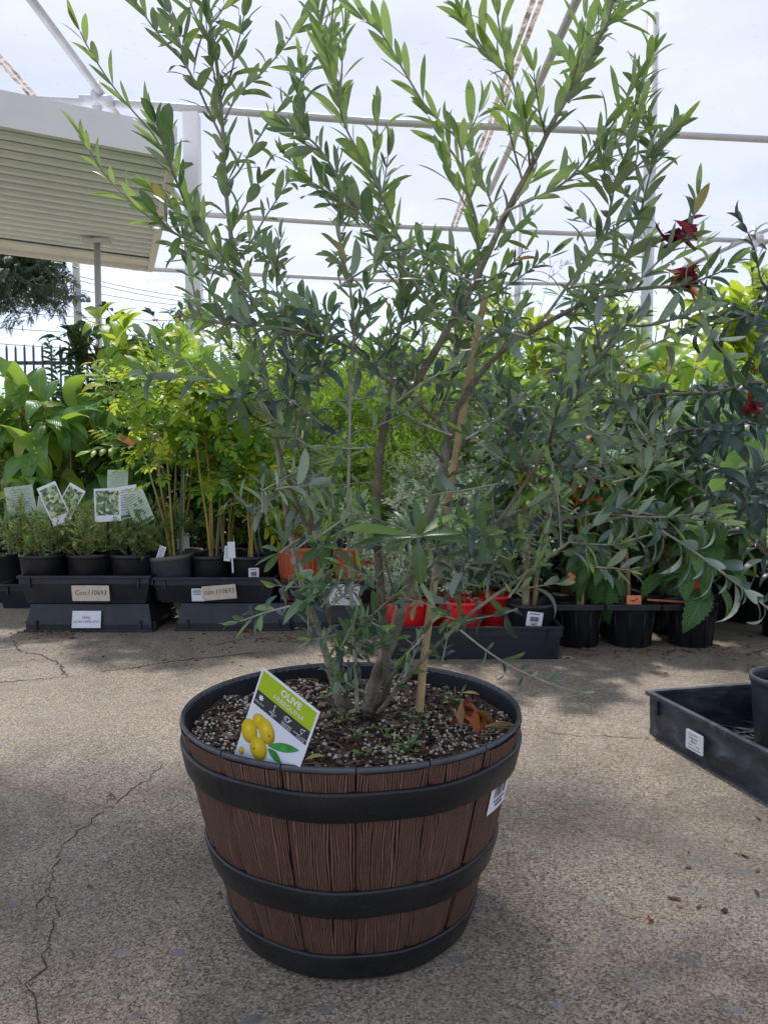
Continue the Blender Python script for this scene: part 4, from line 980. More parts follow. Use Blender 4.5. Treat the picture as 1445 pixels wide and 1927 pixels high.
for i, (px, Y, top) in enumerate([(30, 4.5, 850), (95, 4.4, 860), (165, 4.3, 870), (-30, 4.6, 860)]):
    bg(px, Y, top, ['dark fern in the far left background', 'dark fern between the two pale cards', 'dark fern behind the crossed care cards', 'dark fern at the very left edge'][i], keys=('fern',), ls=.36, stems=5, sr=.004, lean=.6, bare=.4, twigs=0, tl=.1, lpt=5, seed=220 + i, n_obj=40, droop=.35, part='frond', name='fern', cat='fern', leaf_ang=70)
for i, px in enumerate((-20, 60, 130)):
    bg(px, 7.6, 740, ['pale hedge shrub at the far left by the fence', 'middle hedge shrub in front of the black fence', 'right hedge shrub in front of the black fence'][i], keys=('green', 'deep'), ls=.09, stems=6, sr=.010, lean=.4, bare=.1, twigs=12, tl=.34, lpt=7, seed=230 + i, n_obj=40, name='hedge_shrub', pot=None)
bg(5, 6.6, 690, 'leafy sapling at the left edge before the fence', keys=('green',), ls=.10, stems=4, sr=.008, lean=.25, bare=.2, twigs=7, tl=.3, lpt=5, seed=234, n_obj=50)
# centre: needle bushes, grey foliage, light green leaves
for i, (px, Y, top, key, ls) in enumerate([(520, 3.9, 770, 'fine', .145), (610, 3.8, 700, 'fine', .155), (700, 3.75, 720, 'fine', .155), (790, 3.7, 710, 'fine', .155), (870, 3.9, 700, 'fine', .155), (660, 4.3, 690, 'fine', .165), (820, 4.3, 690, 'fine', .165)]):
    bg(px, Y, top, ['bright needle-leaved bush just left of the thin upright olive stem', 'bright needle-leaved bush behind the two left olive stems', 'bright needle-leaved bush behind the dark middle olive stem', 'bright needle-leaved bush in the fork of the olive trunks', 'bright needle-leaved bush behind the top of the bamboo stake', 'taller needle-leaved bush in the row behind, left of the fork', 'taller needle-leaved bush in the row behind the bamboo stake'][i],
       keys=(key,), ls=ls, stems=7, sr=.005, lean=.35, bare=.15, twigs=9, tl=.24, lpt=6, seed=240 + i, n_obj=70, droop=0, up=.7, part='leafy_sprig', face=1.2, stemmat='stem_green')
for i, (px, Y, top) in enumerate([(800, 3.35, 880), (880, 3.3, 850), (950, 3.4, 880)]):
    bg(px, Y, top, ['grey-green bush left of the bamboo stake', 'grey-green bush right behind the bamboo stake', 'grey-green bush behind the right red pot'][i], keys=('grey',), ls=.09, stems=7, sr=.004, lean=.35, bare=.1, twigs=8, tl=.2, lpt=5, seed=250 + i, n_obj=70, droop=0, up=.6, part='leafy_sprig', face=1.2, stemmat='stem_green')
for i, (px, Y, top, keys, ls) in enumerate([(470, 5.0, 640, ('green', 'yellow'), .15), (560, 4.9, 620, ('yellow', 'green'), .15), (650, 5.1, 600, ('green',), .15), (740, 5.0, 610, ('yellow',), .13), (840, 5.2, 570, ('yellow', 'green'), .13), (920, 5.0, 560, ('yellow', 'lance'), .14),
                                            (1000, 4.7, 580, ('yellow', 'lance'), .16), (1080, 4.6, 570, ('yellow', 'green'), .16), (1160, 4.4, 560, ('lance', 'yellow'), .18), (1230, 4.5, 590, ('lance', 'yellow'), .20), (1300, 4.2, 700, ('green', 'lance'), .19)]):
    bg(px, Y, top, ['leafy light green shrub seen left of the thin upright olive stem', 'yellow-green shrub behind the upper left olive stems', 'mid green shrub behind the middle of the olive crown', 'yellow-green shrub showing right of the dark middle stem', 'yellow-green shrub just left of the bamboo tip', 'tall yellow-green shrub just right of the bamboo tip',
        'yellow-green shrub behind the big right olive limb', 'broad yellow-green shrub behind the right crown', 'shrub with long hanging yellow-green leaves below the red wilted flowers', 'shrub with very long drooping leaves before the grey shelter', 'green lance-leaved shrub behind the dark olive twigs'][i],
       keys=keys, ls=ls, stems=5, sr=.010, lean=.28, bare=.3, twigs=8, tl=.30, lpt=5, seed=260 + i, n_obj=75, droop=.5)
# right side
for i, (px, Y, top, keys, ls) in enumerate([(1060, 3.5, 820, ('green', 'deep'), .11), (1150, 3.55, 800, ('green',), .12), (1250, 3.5, 790, ('deep', 'green'), .13), (1340, 3.4, 800, ('serrate', 'green'), .18), (1420, 3.3, 840, ('serrate',), .20), (980, 3.9, 800, ('green',), .11), (1090, 3.9, 740, ('green', 'yellow'), .13), (1200, 3.9, 720, ('green',), .13), (1400, 3.9, 690, ('lance', 'green'), .20), (1480, 3.6, 720, ('green',), .18)]):
    bg(px, Y, top, ['leafy bush behind the left deep pot of the carrier', 'leafy bush behind the middle deep pot', 'dark leafy bush behind the right deep pot', 'toothed-leaf plant behind the carrier end', 'toothed-leaf plant near the right edge of the picture', 'green bush behind the black barcode pot', 'green and yellow bush in the second row behind the carrier', 'green bush in the second row right of centre', 'tall plant with long hanging leaves at the right side', 'leafy plant cut by the right edge'][i],
       keys=keys, ls=ls, stems=4, sr=.008, lean=.3, bare=.18, twigs=8, tl=.24, lpt=5, seed=290 + i, n_obj=65, droop=.4)
bg(1410, 5.6, 478, 'yellow shrub with star-like leaf clusters at the right', keys=('lance', 'yellow'), ls=.20, stems=5, sr=.012, lean=.22, bare=.55, twigs=6, tl=.3, lpt=2, whorl=6, seed=320, n_obj=160, droop=.2, topkey='yellow')
bg(1490, 3.0, 900, 'large pale-veined leafy plant at the right edge', keys=('pale',), ls=.24, stems=2, sr=.010, lean=.2, bare=.5, twigs=4, tl=.22, lpt=2, seed=321, n_obj=40, droop=.3)
bg(940, 6.5, 480, 'thin grey-leaved sapling rising behind the crown against the film', keys=('grey',), ls=.09, stems=5, sr=.006, lean=.12, bare=.6, twigs=3, tl=.22, lpt=4, seed=322, n_obj=40, part='leafy_sprig')
# long grey-green leaf and pale leaf near the right edge
extra = thing('potted_plant', 'plant with two huge leaves reaching in at the right edge', 'plant', (1.28, 2.35, 0))
pot_parts(extra, (1.28, 2.35, 0), .11, .22, 'black')
mm = MB(); mm.tube(catmull([(1.28, 2.35, .2), (1.30, 2.34, .45), (1.27, 2.33, .75)], 4), [.009] * 9, 6); mm.build('stem', MAT['stem_green'], extra)
a, b = P(1500, 835, 2.33), P(1338, 905, 2.25); c, d = P(1520, 872, 2.2), P(1378, 898, 2.18)
put_leaves(extra, [(leafM(a, b - a, Vector((.1, -.8, .6))), 'mango', (b - a).length, 0), (leafM(c, d - c, Vector((-.1, -.9, .5))), 'pale', (d - c).length, 0), (leafM(P(1530, 1000, 2.3), P(1420, 1010, 2.2) - P(1530, 1000, 2.3), Vector((0, -.5, 1))), 'pale', .18, 1)], 9, None)
for i, (px, Y, top) in enumerate([(230, 3.95, 800), (300, 4.0, 790), (370, 3.95, 770), (440, 4.1, 780), (505, 4.2, 760), (565, 4.4, 760)]):
    bg(px, Y, top, ['low bushy green plant behind the highest text card', 'low bushy green plant behind the tilted faded pot', 'low bushy green plant behind the tall stemmy plants', 'low bushy green plant behind the barcode pot', 'low bushy green plant left of the orange cards', 'low bushy green plant behind the orange cards'][i], keys=('green', 'deep'), ls=.10, stems=6, sr=.006, lean=.4, bare=.08, twigs=8, tl=.22, lpt=6, seed=340 + i, n_obj=50, droop=.3)
# second rows of dark trays on the ground under the plants
for i, (px, Y, l_) in enumerate([(140, 3.72, .6), (420, 3.9, .6), (700, 3.85, .6), (960, 3.95, .6), (1200, 3.75, .6), (1440, 3.45, .6)]):
    make_tray(['black tray in the second row behind the left tray', 'black tray in the second row behind the tall stemmy plants', 'black tray in the second row behind the terracotta pots', 'black tray in the second row behind the red pots', 'black tray in the second row behind the carrier', 'black tray at the right edge behind the carrier'][i], W2(px, Y), Y + .05, 0, l_, .42, .11)
for i, (px, py, Y, lab) in enumerate([(1145, 1030, 3.3, 'red tag among dark leaves above the middle carrier pot'), (1305, 1100, 3.1, 'red tag behind the right carrier pot'), (1425, 1000, 3.0, 'salmon tag at the right edge')]):
    p = P(px, py, Y); Mf = frame(p, (1, 0, .2), (-.1, 0, 1)); s = plate('plastic_tag', Mf, .045, .06, MAT['red' if i < 2 else 'tagsalmon'], None); tag(s, lab, 'plant tag')
for i, (px, py, Y, rot) in enumerate([(238, 828, 3.65, -.5), (1078, 1090, 2.85, -.6)]):
    p = P(px, py, Y); Mf = frame(p, (1, 0, rot), (-rot, 0, 1)); s = plate('orange_tag', Mf, .085 if i == 0 else .05, .03, MAT['tagsalmon'], None); tag(s, ['orange strap tag on the broad-leaved plant left', 'orange flag tag in the left carrier pot'][i], 'plant tag')
# distant dark tree at the left
tr = thing('tree', 'dark drooping tree crown far behind under the patio roof', 'tree', (-9.6, 17, 0))
rr = random.Random(9)
mm = MB(); mm.tube(catmull([(-9.6, 17, 0), (-9.5, 17, 2.2), (-9.2, 17, 4.2), (-8.4, 16.8, 5.2)], 4), [.22 - .012 * i for i in range(13)], 8); mm.build('trunk', MAT['bark_dark'], tr)
lv = []; mm = MB()
for k in range(46):
    px = rr.uniform(-160, 108) - 10; top = 470; bot = 585 - abs(px - 60) * .42 if px > 0 else 560
    c = P(px, rr.uniform(440, bot), rr.uniform(15.8, 17.6))
    mm.tube([Vector((-9.0, 17, 4.6)), Vector((-9.0, 17, 4.6)).lerp(c, .5) + Vector((0, 0, .3)), c], [.03, .02, .008], 4, cap=False)
    for q in range(70):
        p = c + Vector((rr.gauss(0, .22), rr.gauss(0, .3), rr.gauss(-.05, .17))); d = rnd_unit(rr) + Vector((0, 0, -.7)); lv.append((leafM(p, d, rnd_unit(rr)), 'tree_backlit', rr.uniform(.16, .30), q))
mm.build('branch', MAT['bark_dark'], tr); put_leaves(tr, lv, 0, None, rest_name='foliage')

# ------------------------------------------------------------------ barrel planter
BX, BY, BR, BH = -.047, 1.1593, .25, .3115
def rz(z): 
    s = z / BH; return .168 + (BR - .168) * (s ** .92) + .004 * math.sin(math.pi * s) - (.0035 if s > .999 else 0)
def zfront(py):
    z = .2
    for _ in range(30): z = P(662, py, BY - rz(max(0, min(BH, z))) ).z
    return z
bar = thing('barrel_planter', 'brown wood-look half barrel planter with three black hoops holding the olive tree', 'planter', (BX, BY, 0))
m = MB(); m.lathe([(0, .004), (.160, .004), (.164, .008)] + [(rz(z) - .007, z) for z in [BH * k / 12 for k in range(1, 12)]] + [(rz(BH) - .004, BH - .004)], 96, (BX, BY, 0)); m.build('shell', MAT['inner'], bar)
# staves, each its own curved board with rounded edges
NS = 17; seam0 = math.atan2(P(670, 1448, .91).y - BY, P(670, 1448, .91).x - BX)
for k in range(NS):
    a0 = seam0 + 2 * math.pi * k / NS; a1 = a0 + 2 * math.pi / NS; V = []; U = []; nu, nv = 10, 16
    r_ = random.Random(k); bulge = r_.uniform(-.0006, .0008)
    for j in range(nv + 1):
        z = .012 + (BH - .008 - .012) * j / nv
        for i in range(nu + 1):
            s = i / nu; s2 = .008 + s * .984; e = min(s, 1 - s); drop = .0034 * math.exp(-e * 42)
            a = a0 + (a1 - a0) * s2; q = rz(z) - drop + bulge - .0005
            V.append((BX + q * math.cos(a), BY + q * math.sin(a), z)); U.append((s, j / nv))
    Fc = [(j * (nu + 1) + i, j * (nu + 1) + i + 1, (j + 1) * (nu + 1) + i + 1, (j + 1) * (nu + 1) + i) for j in range(nv) for i in range(nu)]
    me = bpy.data.meshes.new('stave'); me.from_pydata(V, [], Fc); me.materials.append(MAT['stave'])
    li = np.empty(len(me.loops), dtype=np.int32); me.loops.foreach_get('vertex_index', li)
    me.uv_layers.new(name='UVMap').data.foreach_set('uv', np.array(U, dtype=np.float32)[li].ravel())
    me.polygons.foreach_set('use_smooth', [True] * len(Fc)); me.update(); link('stave', me, bar)
for (yt, yb, lab) in ((1492, 1549, None), (1677, 1728, None), (1797, 1850, None)):
    zt, zb = zfront(yt), max(.002, zfront(yb) if yb < 1840 else .002)
    pr_ = []; h5 = (zt - zb); th = .0050
    for s, o_ in ((0, -.004), (0.0, .3), (.03, .75), (.10, 1), (.5, 1.04), (.90, 1), (.97, .75), (1.0, .3), (1.0, -.004)):
        z = zb + h5 * s; pr_.append((rz(z) + (o_ * th if o_ > 0 else o_), z))
    m = MB(); m.lathe(pr_, 96, (BX, BY, 0))
    m.v = [(x, y, z + .0009 * math.sin(math.atan2(y - BY, x - BX) * 9 + zt * 50)) for x, y, z in m.v]; m.build('hoop', MAT['hoop'], bar)
# rim in sections following the staves
for k in range(NS):
    a0 = seam0 + 2 * math.pi * k / NS; a1 = a0 + 2 * math.pi / NS; g_ = .0035
    ro, ri = rz(BH) + .0008, .2408; zz = BH
    m = MB(); m.lathe([(ri - .0006, zz - .010), (ri, zz - .004), (ri + .0015, zz - .001), (ri + .004, zz), (ro - .003, zz), (ro - .0008, zz - .002), (ro, zz - .006), (ro - .003, zz - .0095)], 7, (BX, BY, 0), a0 + g_, a1 - g_, closed=False)
    m.build('rim_section', MAT['rimgrey'], bar)
m = MB(); m.lathe([(rz(BH - .10) - .012, BH - .10), (rz(BH - .05) - .010, BH - .05), (.2395, BH - .012), (.2412, BH - .003), (rz(BH) - .001, BH - .0015), (rz(BH) - .001, BH - .008)], 96, (BX, BY, 0)); m.build('inner_wall', MAT['inner'], bar)
# price sticker on the right side of the barrel
aS = math.atan2(-.62, .78); V = []; nu = 8; c0 = P(930, 1520, 1.05)
st = MB(); zt_, zb_ = zfront(1489) - .022, zfront(1489) - .078
def barrel_pt(a, z, off): q = rz(z) + off; return Vector((BX + q * math.cos(a), BY + q * math.sin(a), z))
A0, A1 = -.66, -.40
def spt(s, t_, off=.008): return barrel_pt(A0 + (A1 - A0) * s, zb_ + (zt_ - zb_) * t_ , off)
def spatch(name, mat, s0, s1, t0, t1, off, parent, nu=8):
    mm = MB(); V = []
    for i in range(nu + 1):
        s = s0 + (s1 - s0) * i / nu; V += [spt(s, t0, off), spt(s, t1, off)]
    mm.add(V, [(2 * i, 2 * i + 2, 2 * i + 3, 2 * i + 1) for i in range(nu)]); return mm.build(name, mat, parent)
stk = spatch('price_sticker', MAT['paper'], 0, 1, 0, 1, .0022, bar); r_ = random.Random(2); s = .18
mm = MB()
while s < .80:
    wd = r_.choice((.02, .035, .05)); V = [spt(s, .38, .0028), spt(s + wd, .38, .0028), spt(s + wd, .74, .0028), spt(s, .74, .0028)]; mm.add(V, [(0, 1, 2, 3)]); s += wd + r_.choice((.02, .03, .05))
mm.build('barcode', MAT['ink'], stk, smooth=False)
spatch('small_print', MAT['ink'], .3, .8, .84, .88, .0028, stk); spatch('small_print', MAT['ink'], .2, .8, .26, .30, .0028, stk); spatch('small_print', MAT['ink'], .3, .7, .14, .20, .0028, stk)

# potting mix
SZ = BH - .030; rr = random.Random(12)
def sz(x, y): return SZ + .006 * math.sin(x * 31 + 1) * math.cos(y * 27) + .004 * math.sin(x * 70 + y * 50)
m = MB(); V = [Vector((BX, BY, sz(BX, BY)))]; n = 48; K = 14
for k in range(1, K + 1):
    for i in range(n):
        a = 2 * math.pi * i / n; q = .236 * k / K; x, y = BX + q * math.cos(a), BY + q * math.sin(a); V.append((x, y, sz(x, y) + rr.uniform(-.003, .003) + (.0 if k < K else .002)))
Fc = [(0, 1 + i, 1 + (i + 1) % n) for i in range(n)] + [(1 + k * n + i, 1 + (k + 1) * n + i, 1 + (k + 1) * n + (i + 1) % n, 1 + k * n + (i + 1) % n) for k in range(K - 1) for i in range(n)]
m.add(V, Fc); soil = m.build('potting_mix', MAT['soil']); tag(soil, 'dark potting mix with bark chips and white perlite inside the barrel planter', 'potting mix')
def disc_pt(R_=.230, bias=None):
    a = rr.uniform(0, 6.283); q = R_ * math.sqrt(rr.random()); x, y = BX + q * math.cos(a), BY + q * math.sin(a); return x, y
m = MB()
for k in range(3300):
    x, y = disc_pt(); s = rr.uniform(.003, .0095) * (1.7 if rr.random() < .08 else 1)
    M = Matrix.Translation((x, y, sz(x, y) + rr.uniform(.0, .005))) @ Matrix.Rotation(rr.uniform(0, 6.28), 4, 'Z') @ Matrix.Rotation(rr.gauss(0, .45), 4, 'X') @ Matrix.Rotation(rr.gauss(0, .45), 4, 'Y')
    a, b, c = s * rr.uniform(1, 2.0), s * rr.uniform(.45, .9), s * rr.uniform(.12, .4)
    bb = [M @ Vector((u * a * rr.uniform(.6, 1) / 2, v * b * rr.uniform(.5, 1) / 2, w_ * c / 2)) for w_ in (-1, 1) for u, v in ((-1, -1), (1, -1), (1, 1), (-1, 1))]
    m.hexa(bb[:4], bb[4:])
m.build('bark_chip', MAT['chip'], soil, smooth=False, kind='stuff')
m = MB(); ico = bmesh.new(); bmesh.ops.create_icosphere(ico, subdivisions=1, radius=1); iv = [v.co.copy() for v in ico.verts]; jf = [tuple(v.index for v in f.verts) for f in ico.faces]; ico.free()
for k in range(2100):
    x, y = disc_pt(.232)
    dens = .25 + .75 * (math.sin(x * 23 + 2) * math.cos(y * 19 + 1) > -.1)
    if (x > BX + .02 and y < BY - .02) or x < BX - .06: dens = 1.0
    elif abs(x - BX) < .12: dens *= .45
    if rr.random() > dens: continue
    s = rr.uniform(.0010, .0031); f3 = (rr.uniform(.7, 1.2), rr.uniform(.7, 1.2), rr.uniform(.7, 1))
    q = Vector((x, y, sz(x, y) + .004 + rr.uniform(0, .002))); m.add([q + Vector((v.x * s * f3[0] * rr.uniform(.6, 1.3), v.y * s * f3[1] * rr.uniform(.6, 1.3), v.z * s * f3[2] * rr.uniform(.7, 1.2))) for v in iv], jf)
m.build('perlite', MAT['perlite'], soil, smooth=False, kind='stuff')
# small twigs in the mix
m = MB()
for k in range(70):
    x, y = disc_pt(); a = rr.uniform(0, 3.14); L = rr.uniform(.01, .04); d = Vector((math.cos(a), math.sin(a), rr.uniform(-.1, .1))) * L / 2; c = Vector((x, y, sz(x, y) + .007)); m.tube([c - d, c + rnd_unit(rr) * .002, c + d], .0007, 4)
m.build('dead_twig', MAT['stem_brown'], soil, kind='stuff')
# leaves lying on the mix
def loose(px, py, L, ang, key, lab, vi=0, cat='leaf', z=None, name='fallen_leaf', tiltx=.12):
    p = PG(px, py, SZ + .012 if z is None else z); d = Vector((math.cos(ang), math.sin(ang), tiltx)); M = leafM(p, d, Vector((0, -.3, 1)))
    me = TPL[key][1][vi % len(TPL[key][1])][0]; o = link(name, me); o.matrix_basis = M @ Matrix.Scale(L, 4); tag(o, lab, cat); return o
loose(573, 1430, .030, .5, 'yellowing', 'yellow fallen leaf lying on the soil just right of the green care card')
loose(600, 1304, .022, .1, 'yellowing', 'pale yellow fallen leaf near the left olive stem base', 1)
loose(660, 1408, .020, .7, 'dry', 'curled brown fallen leaf in the front middle of the soil')
loose(868, 1304, .030, -.3, 'yellowing', 'olive-yellow fallen leaf right of the bamboo stake', 1)
loose(742, 1392, .014, 1.5, 'yellowing', 'small yellow leaf standing in the centre of the soil', 0, tiltx=1.0)
# dead red and brown flower on the right of the soil
fl = thing('wilted_flower', 'crumpled rust-brown and red wilted flower lying on the soil at right', 'flower', PG(890, 1360, SZ + .01))
pc = PG(846, 1352, SZ + .012); pd = PG(960, 1372, SZ + .015); lv = []
for k in range(9):
    d = (pd - pc).normalized() * (1 if k < 5 else -.3) + rnd_unit(rr) * .5; d.z = abs(d.z) * .5
    lv.append((leafM(pc + (pd - pc) * rr.uniform(-.05, .40) + Vector((0, 0, rr.uniform(0, .01))), d, rnd_unit(rr) + Vector((0, 0, .8))), 'dry' if k in (1, 3, 5, 8) else 'rust', rr.uniform(.04, .062), k))
lv.append((leafM(PG(850, 1345, SZ + .022), PG(945, 1334, SZ + .02) - PG(850, 1345, SZ + .022), Vector((0, -.3, 1))), 'redleaf', .068, 0))
put_leaves(fl, lv, 20, None, part='petal')
mm = MB(); 
for k in range(7): mm.tube(catmull([pd + Vector((-.035, rr.uniform(-.006, .006), .004)), pd + Vector((-.01, rr.uniform(-.01, .01), .003 + rr.uniform(0, .006))), pd + Vector((.012, rr.uniform(-.016, .016), rr.uniform(-.002, .004)))], 3), .0011, 4)
mm.build('stamen', MAT['dry'], fl)
# weeds
def weed(px, py, n, L, lab, seed, blades=0):
    r_ = random.Random(seed); p = PG(px, py, SZ + .004); root = thing('weed_seedling', lab, 'weed', p); lv = []; mm = MB()
    for k in range(n):
        a = 6.283 * k / n + r_.uniform(-.3, .3); e = p + Vector((math.cos(a) * .010, math.sin(a) * .010, r_.uniform(.006, .018)))
        mm.tube([p, p.lerp(e, .6) + Vector((0, 0, .004)), e], .0006, 4); lv.append((leafM(e, Vector((math.cos(a), math.sin(a), .3)), Vector((0, -.1, 1))), 'weed', L * r_.uniform(.8, 1.2), k))
    for k in range(blades):
        a = r_.uniform(0, 6.28); e = p + Vector((math.cos(a) * .02, math.sin(a) * .01, .035)); mm.tube([p, e], .0006, 4)
    mm.build('stem', MAT['stem_green'], root); put_leaves(root, lv, 20, None)
weed(648, 1360, 6, .013, 'round-leaved green seedling nearest the left olive stems', 1); weed(702, 1350, 6, .014, 'bushy green seedling at the foot of the olive trunk', 2); weed(783, 1362, 9, .011, 'clump of clover-like seedlings in the middle of the soil', 3)
weed(857, 1330, 7, .012, 'green seedling with thin grass blades beyond the wilted flower', 4, 5); weed(765, 1420, 9, .012, 'bright green feathery seedling at the front of the soil', 5, 5); weed(725, 1390, 4, .013, 'tiny pale seedling in the centre front of the soil', 6)
weed(672, 1395, 5, .012, 'low green seedling with narrow leaves right of the care card', 7); weed(690, 1430, 5, .011, 'mossy seedling at the front rim', 8)

# ------------------------------------------------------------------ olive care card
pxm = .975 / F
def C3(px, py, dep): 
    return P(px, py, dep)
TL = P(494.7, 1255.7, .943); u_ = P(602, 1340.5, .896) - TL; v_ = TL - P(423, 1409, .990)
Wc = u_.length; M = frame(TL, u_, v_)
Hc = .152
card = thing('care_card', 'olive care card with green header and a picture of yellow olives stuck in the soil', 'plant tag', TL - Vector((0, 0, .12)))
cardM = M @ Matrix.Translation((Wc / 2, -Hc / 2, 0))
c = plate('card', cardM, Wc, Hc, MAT['paper'], card, th=.0009, z=-.0009)
MAT['lime'] = M_simple('lime_print', (.33, .50, .008), .4, (.36, .53, .012), 8); MAT['charcoal'] = M_simple('charcoal_print', (.03, .032, .038), .45); MAT['lilac'] = M_simple('pale_blue_print', (.66, .70, .80), .4, (.74, .77, .84), 12)
def onc(name, cx, cy, w_, h_, mat, z): return plate(name, M, w_, h_, MAT[mat], c, z=z, th=.0002, cx=cx, cy=-cy)
onc('header_print', Wc / 2, .0030 + .0136, Wc - .006, .0272, 'lime', .0001); onc('icon_band', Wc / 2, .0304 + .0100, Wc - .006, .0200, 'charcoal', .0001); onc('photo_ground', Wc / 2, .0508 + .0485, Wc - .006, .0950, 'lilac', .0001)
text('OLIVE', .0125, MAT['white'], M @ Matrix.Translation((Wc * .56, -.0115, .0005)), c, bold=.0003); text('ARBEQUINA', .0092, MAT['white'], M @ Matrix.Translation((Wc * .56, -.0230, .0005)), c, bold=-.00005)
for x_, a_, b_ in ((.12, 'FULL SUN', ''), (.36, 'HEIGHT', '3M'), (.61, 'DROUGHT', 'RESISTANT'), (.86, 'SUMMER, AUTUMN', '& WINTER')):
    s_ = .0034 if len(a_) < 12 else .0028
    text(a_, s_, MAT['white'], M @ Matrix.Translation((Wc * x_ + .001, -.0448, .0005)), c, name='small_print')
    if b_: text(b_, s_, MAT['white'], M @ Matrix.Translation((Wc * x_ + .001, -.0480, .0005)), c, name='small_print')
# icons: sun, height bar, watering can, fruit
def icon(name, fn):
    mm = MB(); fn(mm); mm.v = [tuple(M @ Vector(v)) for v in mm.v]; return mm.build(name, MAT['white'], c, smooth=False)
def poly(mm, pts): n = len(pts); mm.add([(x, y, .0006) for x, y in pts], [tuple(range(n))])
def f_sun(mm):
    cx, cy = Wc * .13, -.0370; poly(mm, [(cx + (.0045 if k % 2 else .0026) * math.cos(k * math.pi / 8), cy + (.0045 if k % 2 else .0026) * math.sin(k * math.pi / 8)) for k in range(16)])
def f_bar(mm):
    cx, cy = Wc * .37, -.0370; poly(mm, [(cx - .0004, cy - .004), (cx + .0004, cy - .004), (cx + .0004, cy + .004), (cx - .0004, cy + .004)]); poly(mm, [(cx - .0017, cy + .003), (cx + .0017, cy + .003), (cx, cy + .0055)]); poly(mm, [(cx - .0022, cy - .004), (cx + .0022, cy - .004), (cx + .0022, cy - .0046), (cx - .0022, cy - .0046)])
def strip(mm, pts, wd): 
    for i in range(len(pts) - 1):
        a, b = Vector(pts[i]), Vector(pts[i + 1]); d = (b - a).normalized(); q = Vector((-d.y, d.x)) * wd / 2; poly(mm, [tuple(a - q), tuple(b - q), tuple(b + q), tuple(a + q)])
def f_can(mm):
    cx, cy = Wc * .61, -.0370; strip(mm, [(cx - .003, cy + .0028), (cx - .0026, cy - .0035), (cx + .0018, cy - .0035), (cx + .0022, cy + .0028), (cx - .003, cy + .0028)], .0009); strip(mm, [(cx + .002, cy - .002), (cx + .0055, cy + .0025)], .001); strip(mm, [(cx - .003, cy + .002), (cx - .0055, cy + .001), (cx - .0050, cy - .0025), (cx - .0028, cy - .003)], .0008)
def f_fruit(mm):
    cx, cy = Wc * .87, -.0370; strip(mm, [(cx - .0006 + .0026 * math.cos(a * .7), cy + .0026 * math.sin(a * .7)) for a in range(8)], .0007); strip(mm, [(cx + .001, cy + .002), (cx + .003, cy + .004)], .001); strip(mm, [(cx - .002, cy - .002), (cx - .001, cy - .0052), (cx + .0005, cy - .002)], .0006)
icon('sun_icon', f_sun); icon('height_icon', f_bar); icon('watering_icon', f_can); icon('fruit_icon', f_fruit)
# printed olives
t = NT('olive_photo_print'); uv = t.n('TexCoord').outputs['Generated']; s_ = t.n('SeparateXYZ'); t.l(uv, s_.inputs[0])
dd = t.n('VectorMath', op='DISTANCE'); cbn = t.n('CombineXYZ'); t.l(s_.outputs[0], cbn.inputs[0]); t.l(s_.outputs[2], cbn.inputs[1]); t.l(cbn.outputs[0], dd.inputs[0]); dd.inputs[1].default_value = (.45, .62, 0)
t.bsdf(t.ramp(dd.outputs['Value'], [(.0, (.86, .74, .16)), (.12, (.72, .54, .02)), (.42, (.58, .42, .012)), (.62, (.28, .17, .006))]), .35); MAT['oliveprint'] = t.m
MAT['printleaf'] = M_simple('green_leaf_print', (.02, .20, .03), .4, (.07, .38, .07), 120)
def ell(mm, cx, cy, a, b, rot, z, n=28):
    mm.add([(cx + a * math.cos(q) * math.cos(rot) - b * math.sin(q) * math.sin(rot), cy + a * math.cos(q) * math.sin(rot) + b * math.sin(q) * math.cos(rot), z) for q in [2 * math.pi * k / n for k in range(n)]], [tuple(range(n))])
cpx = lambda px, py: (M.inverted() @ (lambda d, o: o + d * ((TL - o).dot(M.col[2].xyz) / d.dot(M.col[2].xyz)))(ray(px, py), Vector((0, 0, CH))))
def onpic(name, px, py, a, b, rot, mat, z):
    q = cpx(px, py); mm = MB(); ell(mm, q.x, q.y, a, b, rot, z); mm.v = [tuple(M @ Vector(v)) for v in mm.v]; return mm.build(name, MAT[mat], c, smooth=False)
onpic('olive_print', 489, 1358, .0115, .0105, .3, 'oliveprint', .0005)
onpic('olive_print', 470, 1375, .0132, .0160, .25, 'oliveprint', .0007); onpic('olive_print', 502, 1376, .0128, .0168, .75, 'oliveprint', .0009); onpic('olive_print', 487, 1408, .0138, .0152, .3, 'oliveprint', .0011); onpic('olive_print', 455, 1412, .0045, .0055, .2, 'oliveprint', .0005)
for px, py in ((508, 1385), (479, 1408)): onpic('pit_print', px, py, .0014, .0018, 0, 'stem_brown', .0013)
for a_, b_ in (((505, 1403), (564, 1412)), ((504, 1408), (530, 1436))):
    p0_, p1_ = cpx(*a_), cpx(*b_); d = (p1_ - p0_); L = d.length; ang = math.atan2(d.y, d.x); q = (p0_ + p1_) / 2
    mm = MB(); n = 14; pts = [(s * L - L / 2, .0062 * math.sin(math.pi * s) ** .8) for s in [k / n for k in range(n + 1)]] + [(s * L - L / 2, -.0052 * math.sin(math.pi * s) ** .8) for s in [k / n for k in range(n - 1, 0, -1)]]
    mm.add([(q.x + x * math.cos(ang) - y * math.sin(ang), q.y + x * math.sin(ang) + y * math.cos(ang), .0008) for x, y in pts], [tuple(range(len(pts)))]); mm.v = [tuple(M @ Vector(v)) for v in mm.v]; mm.build('leaf_print', MAT['printleaf'], c, smooth=False)

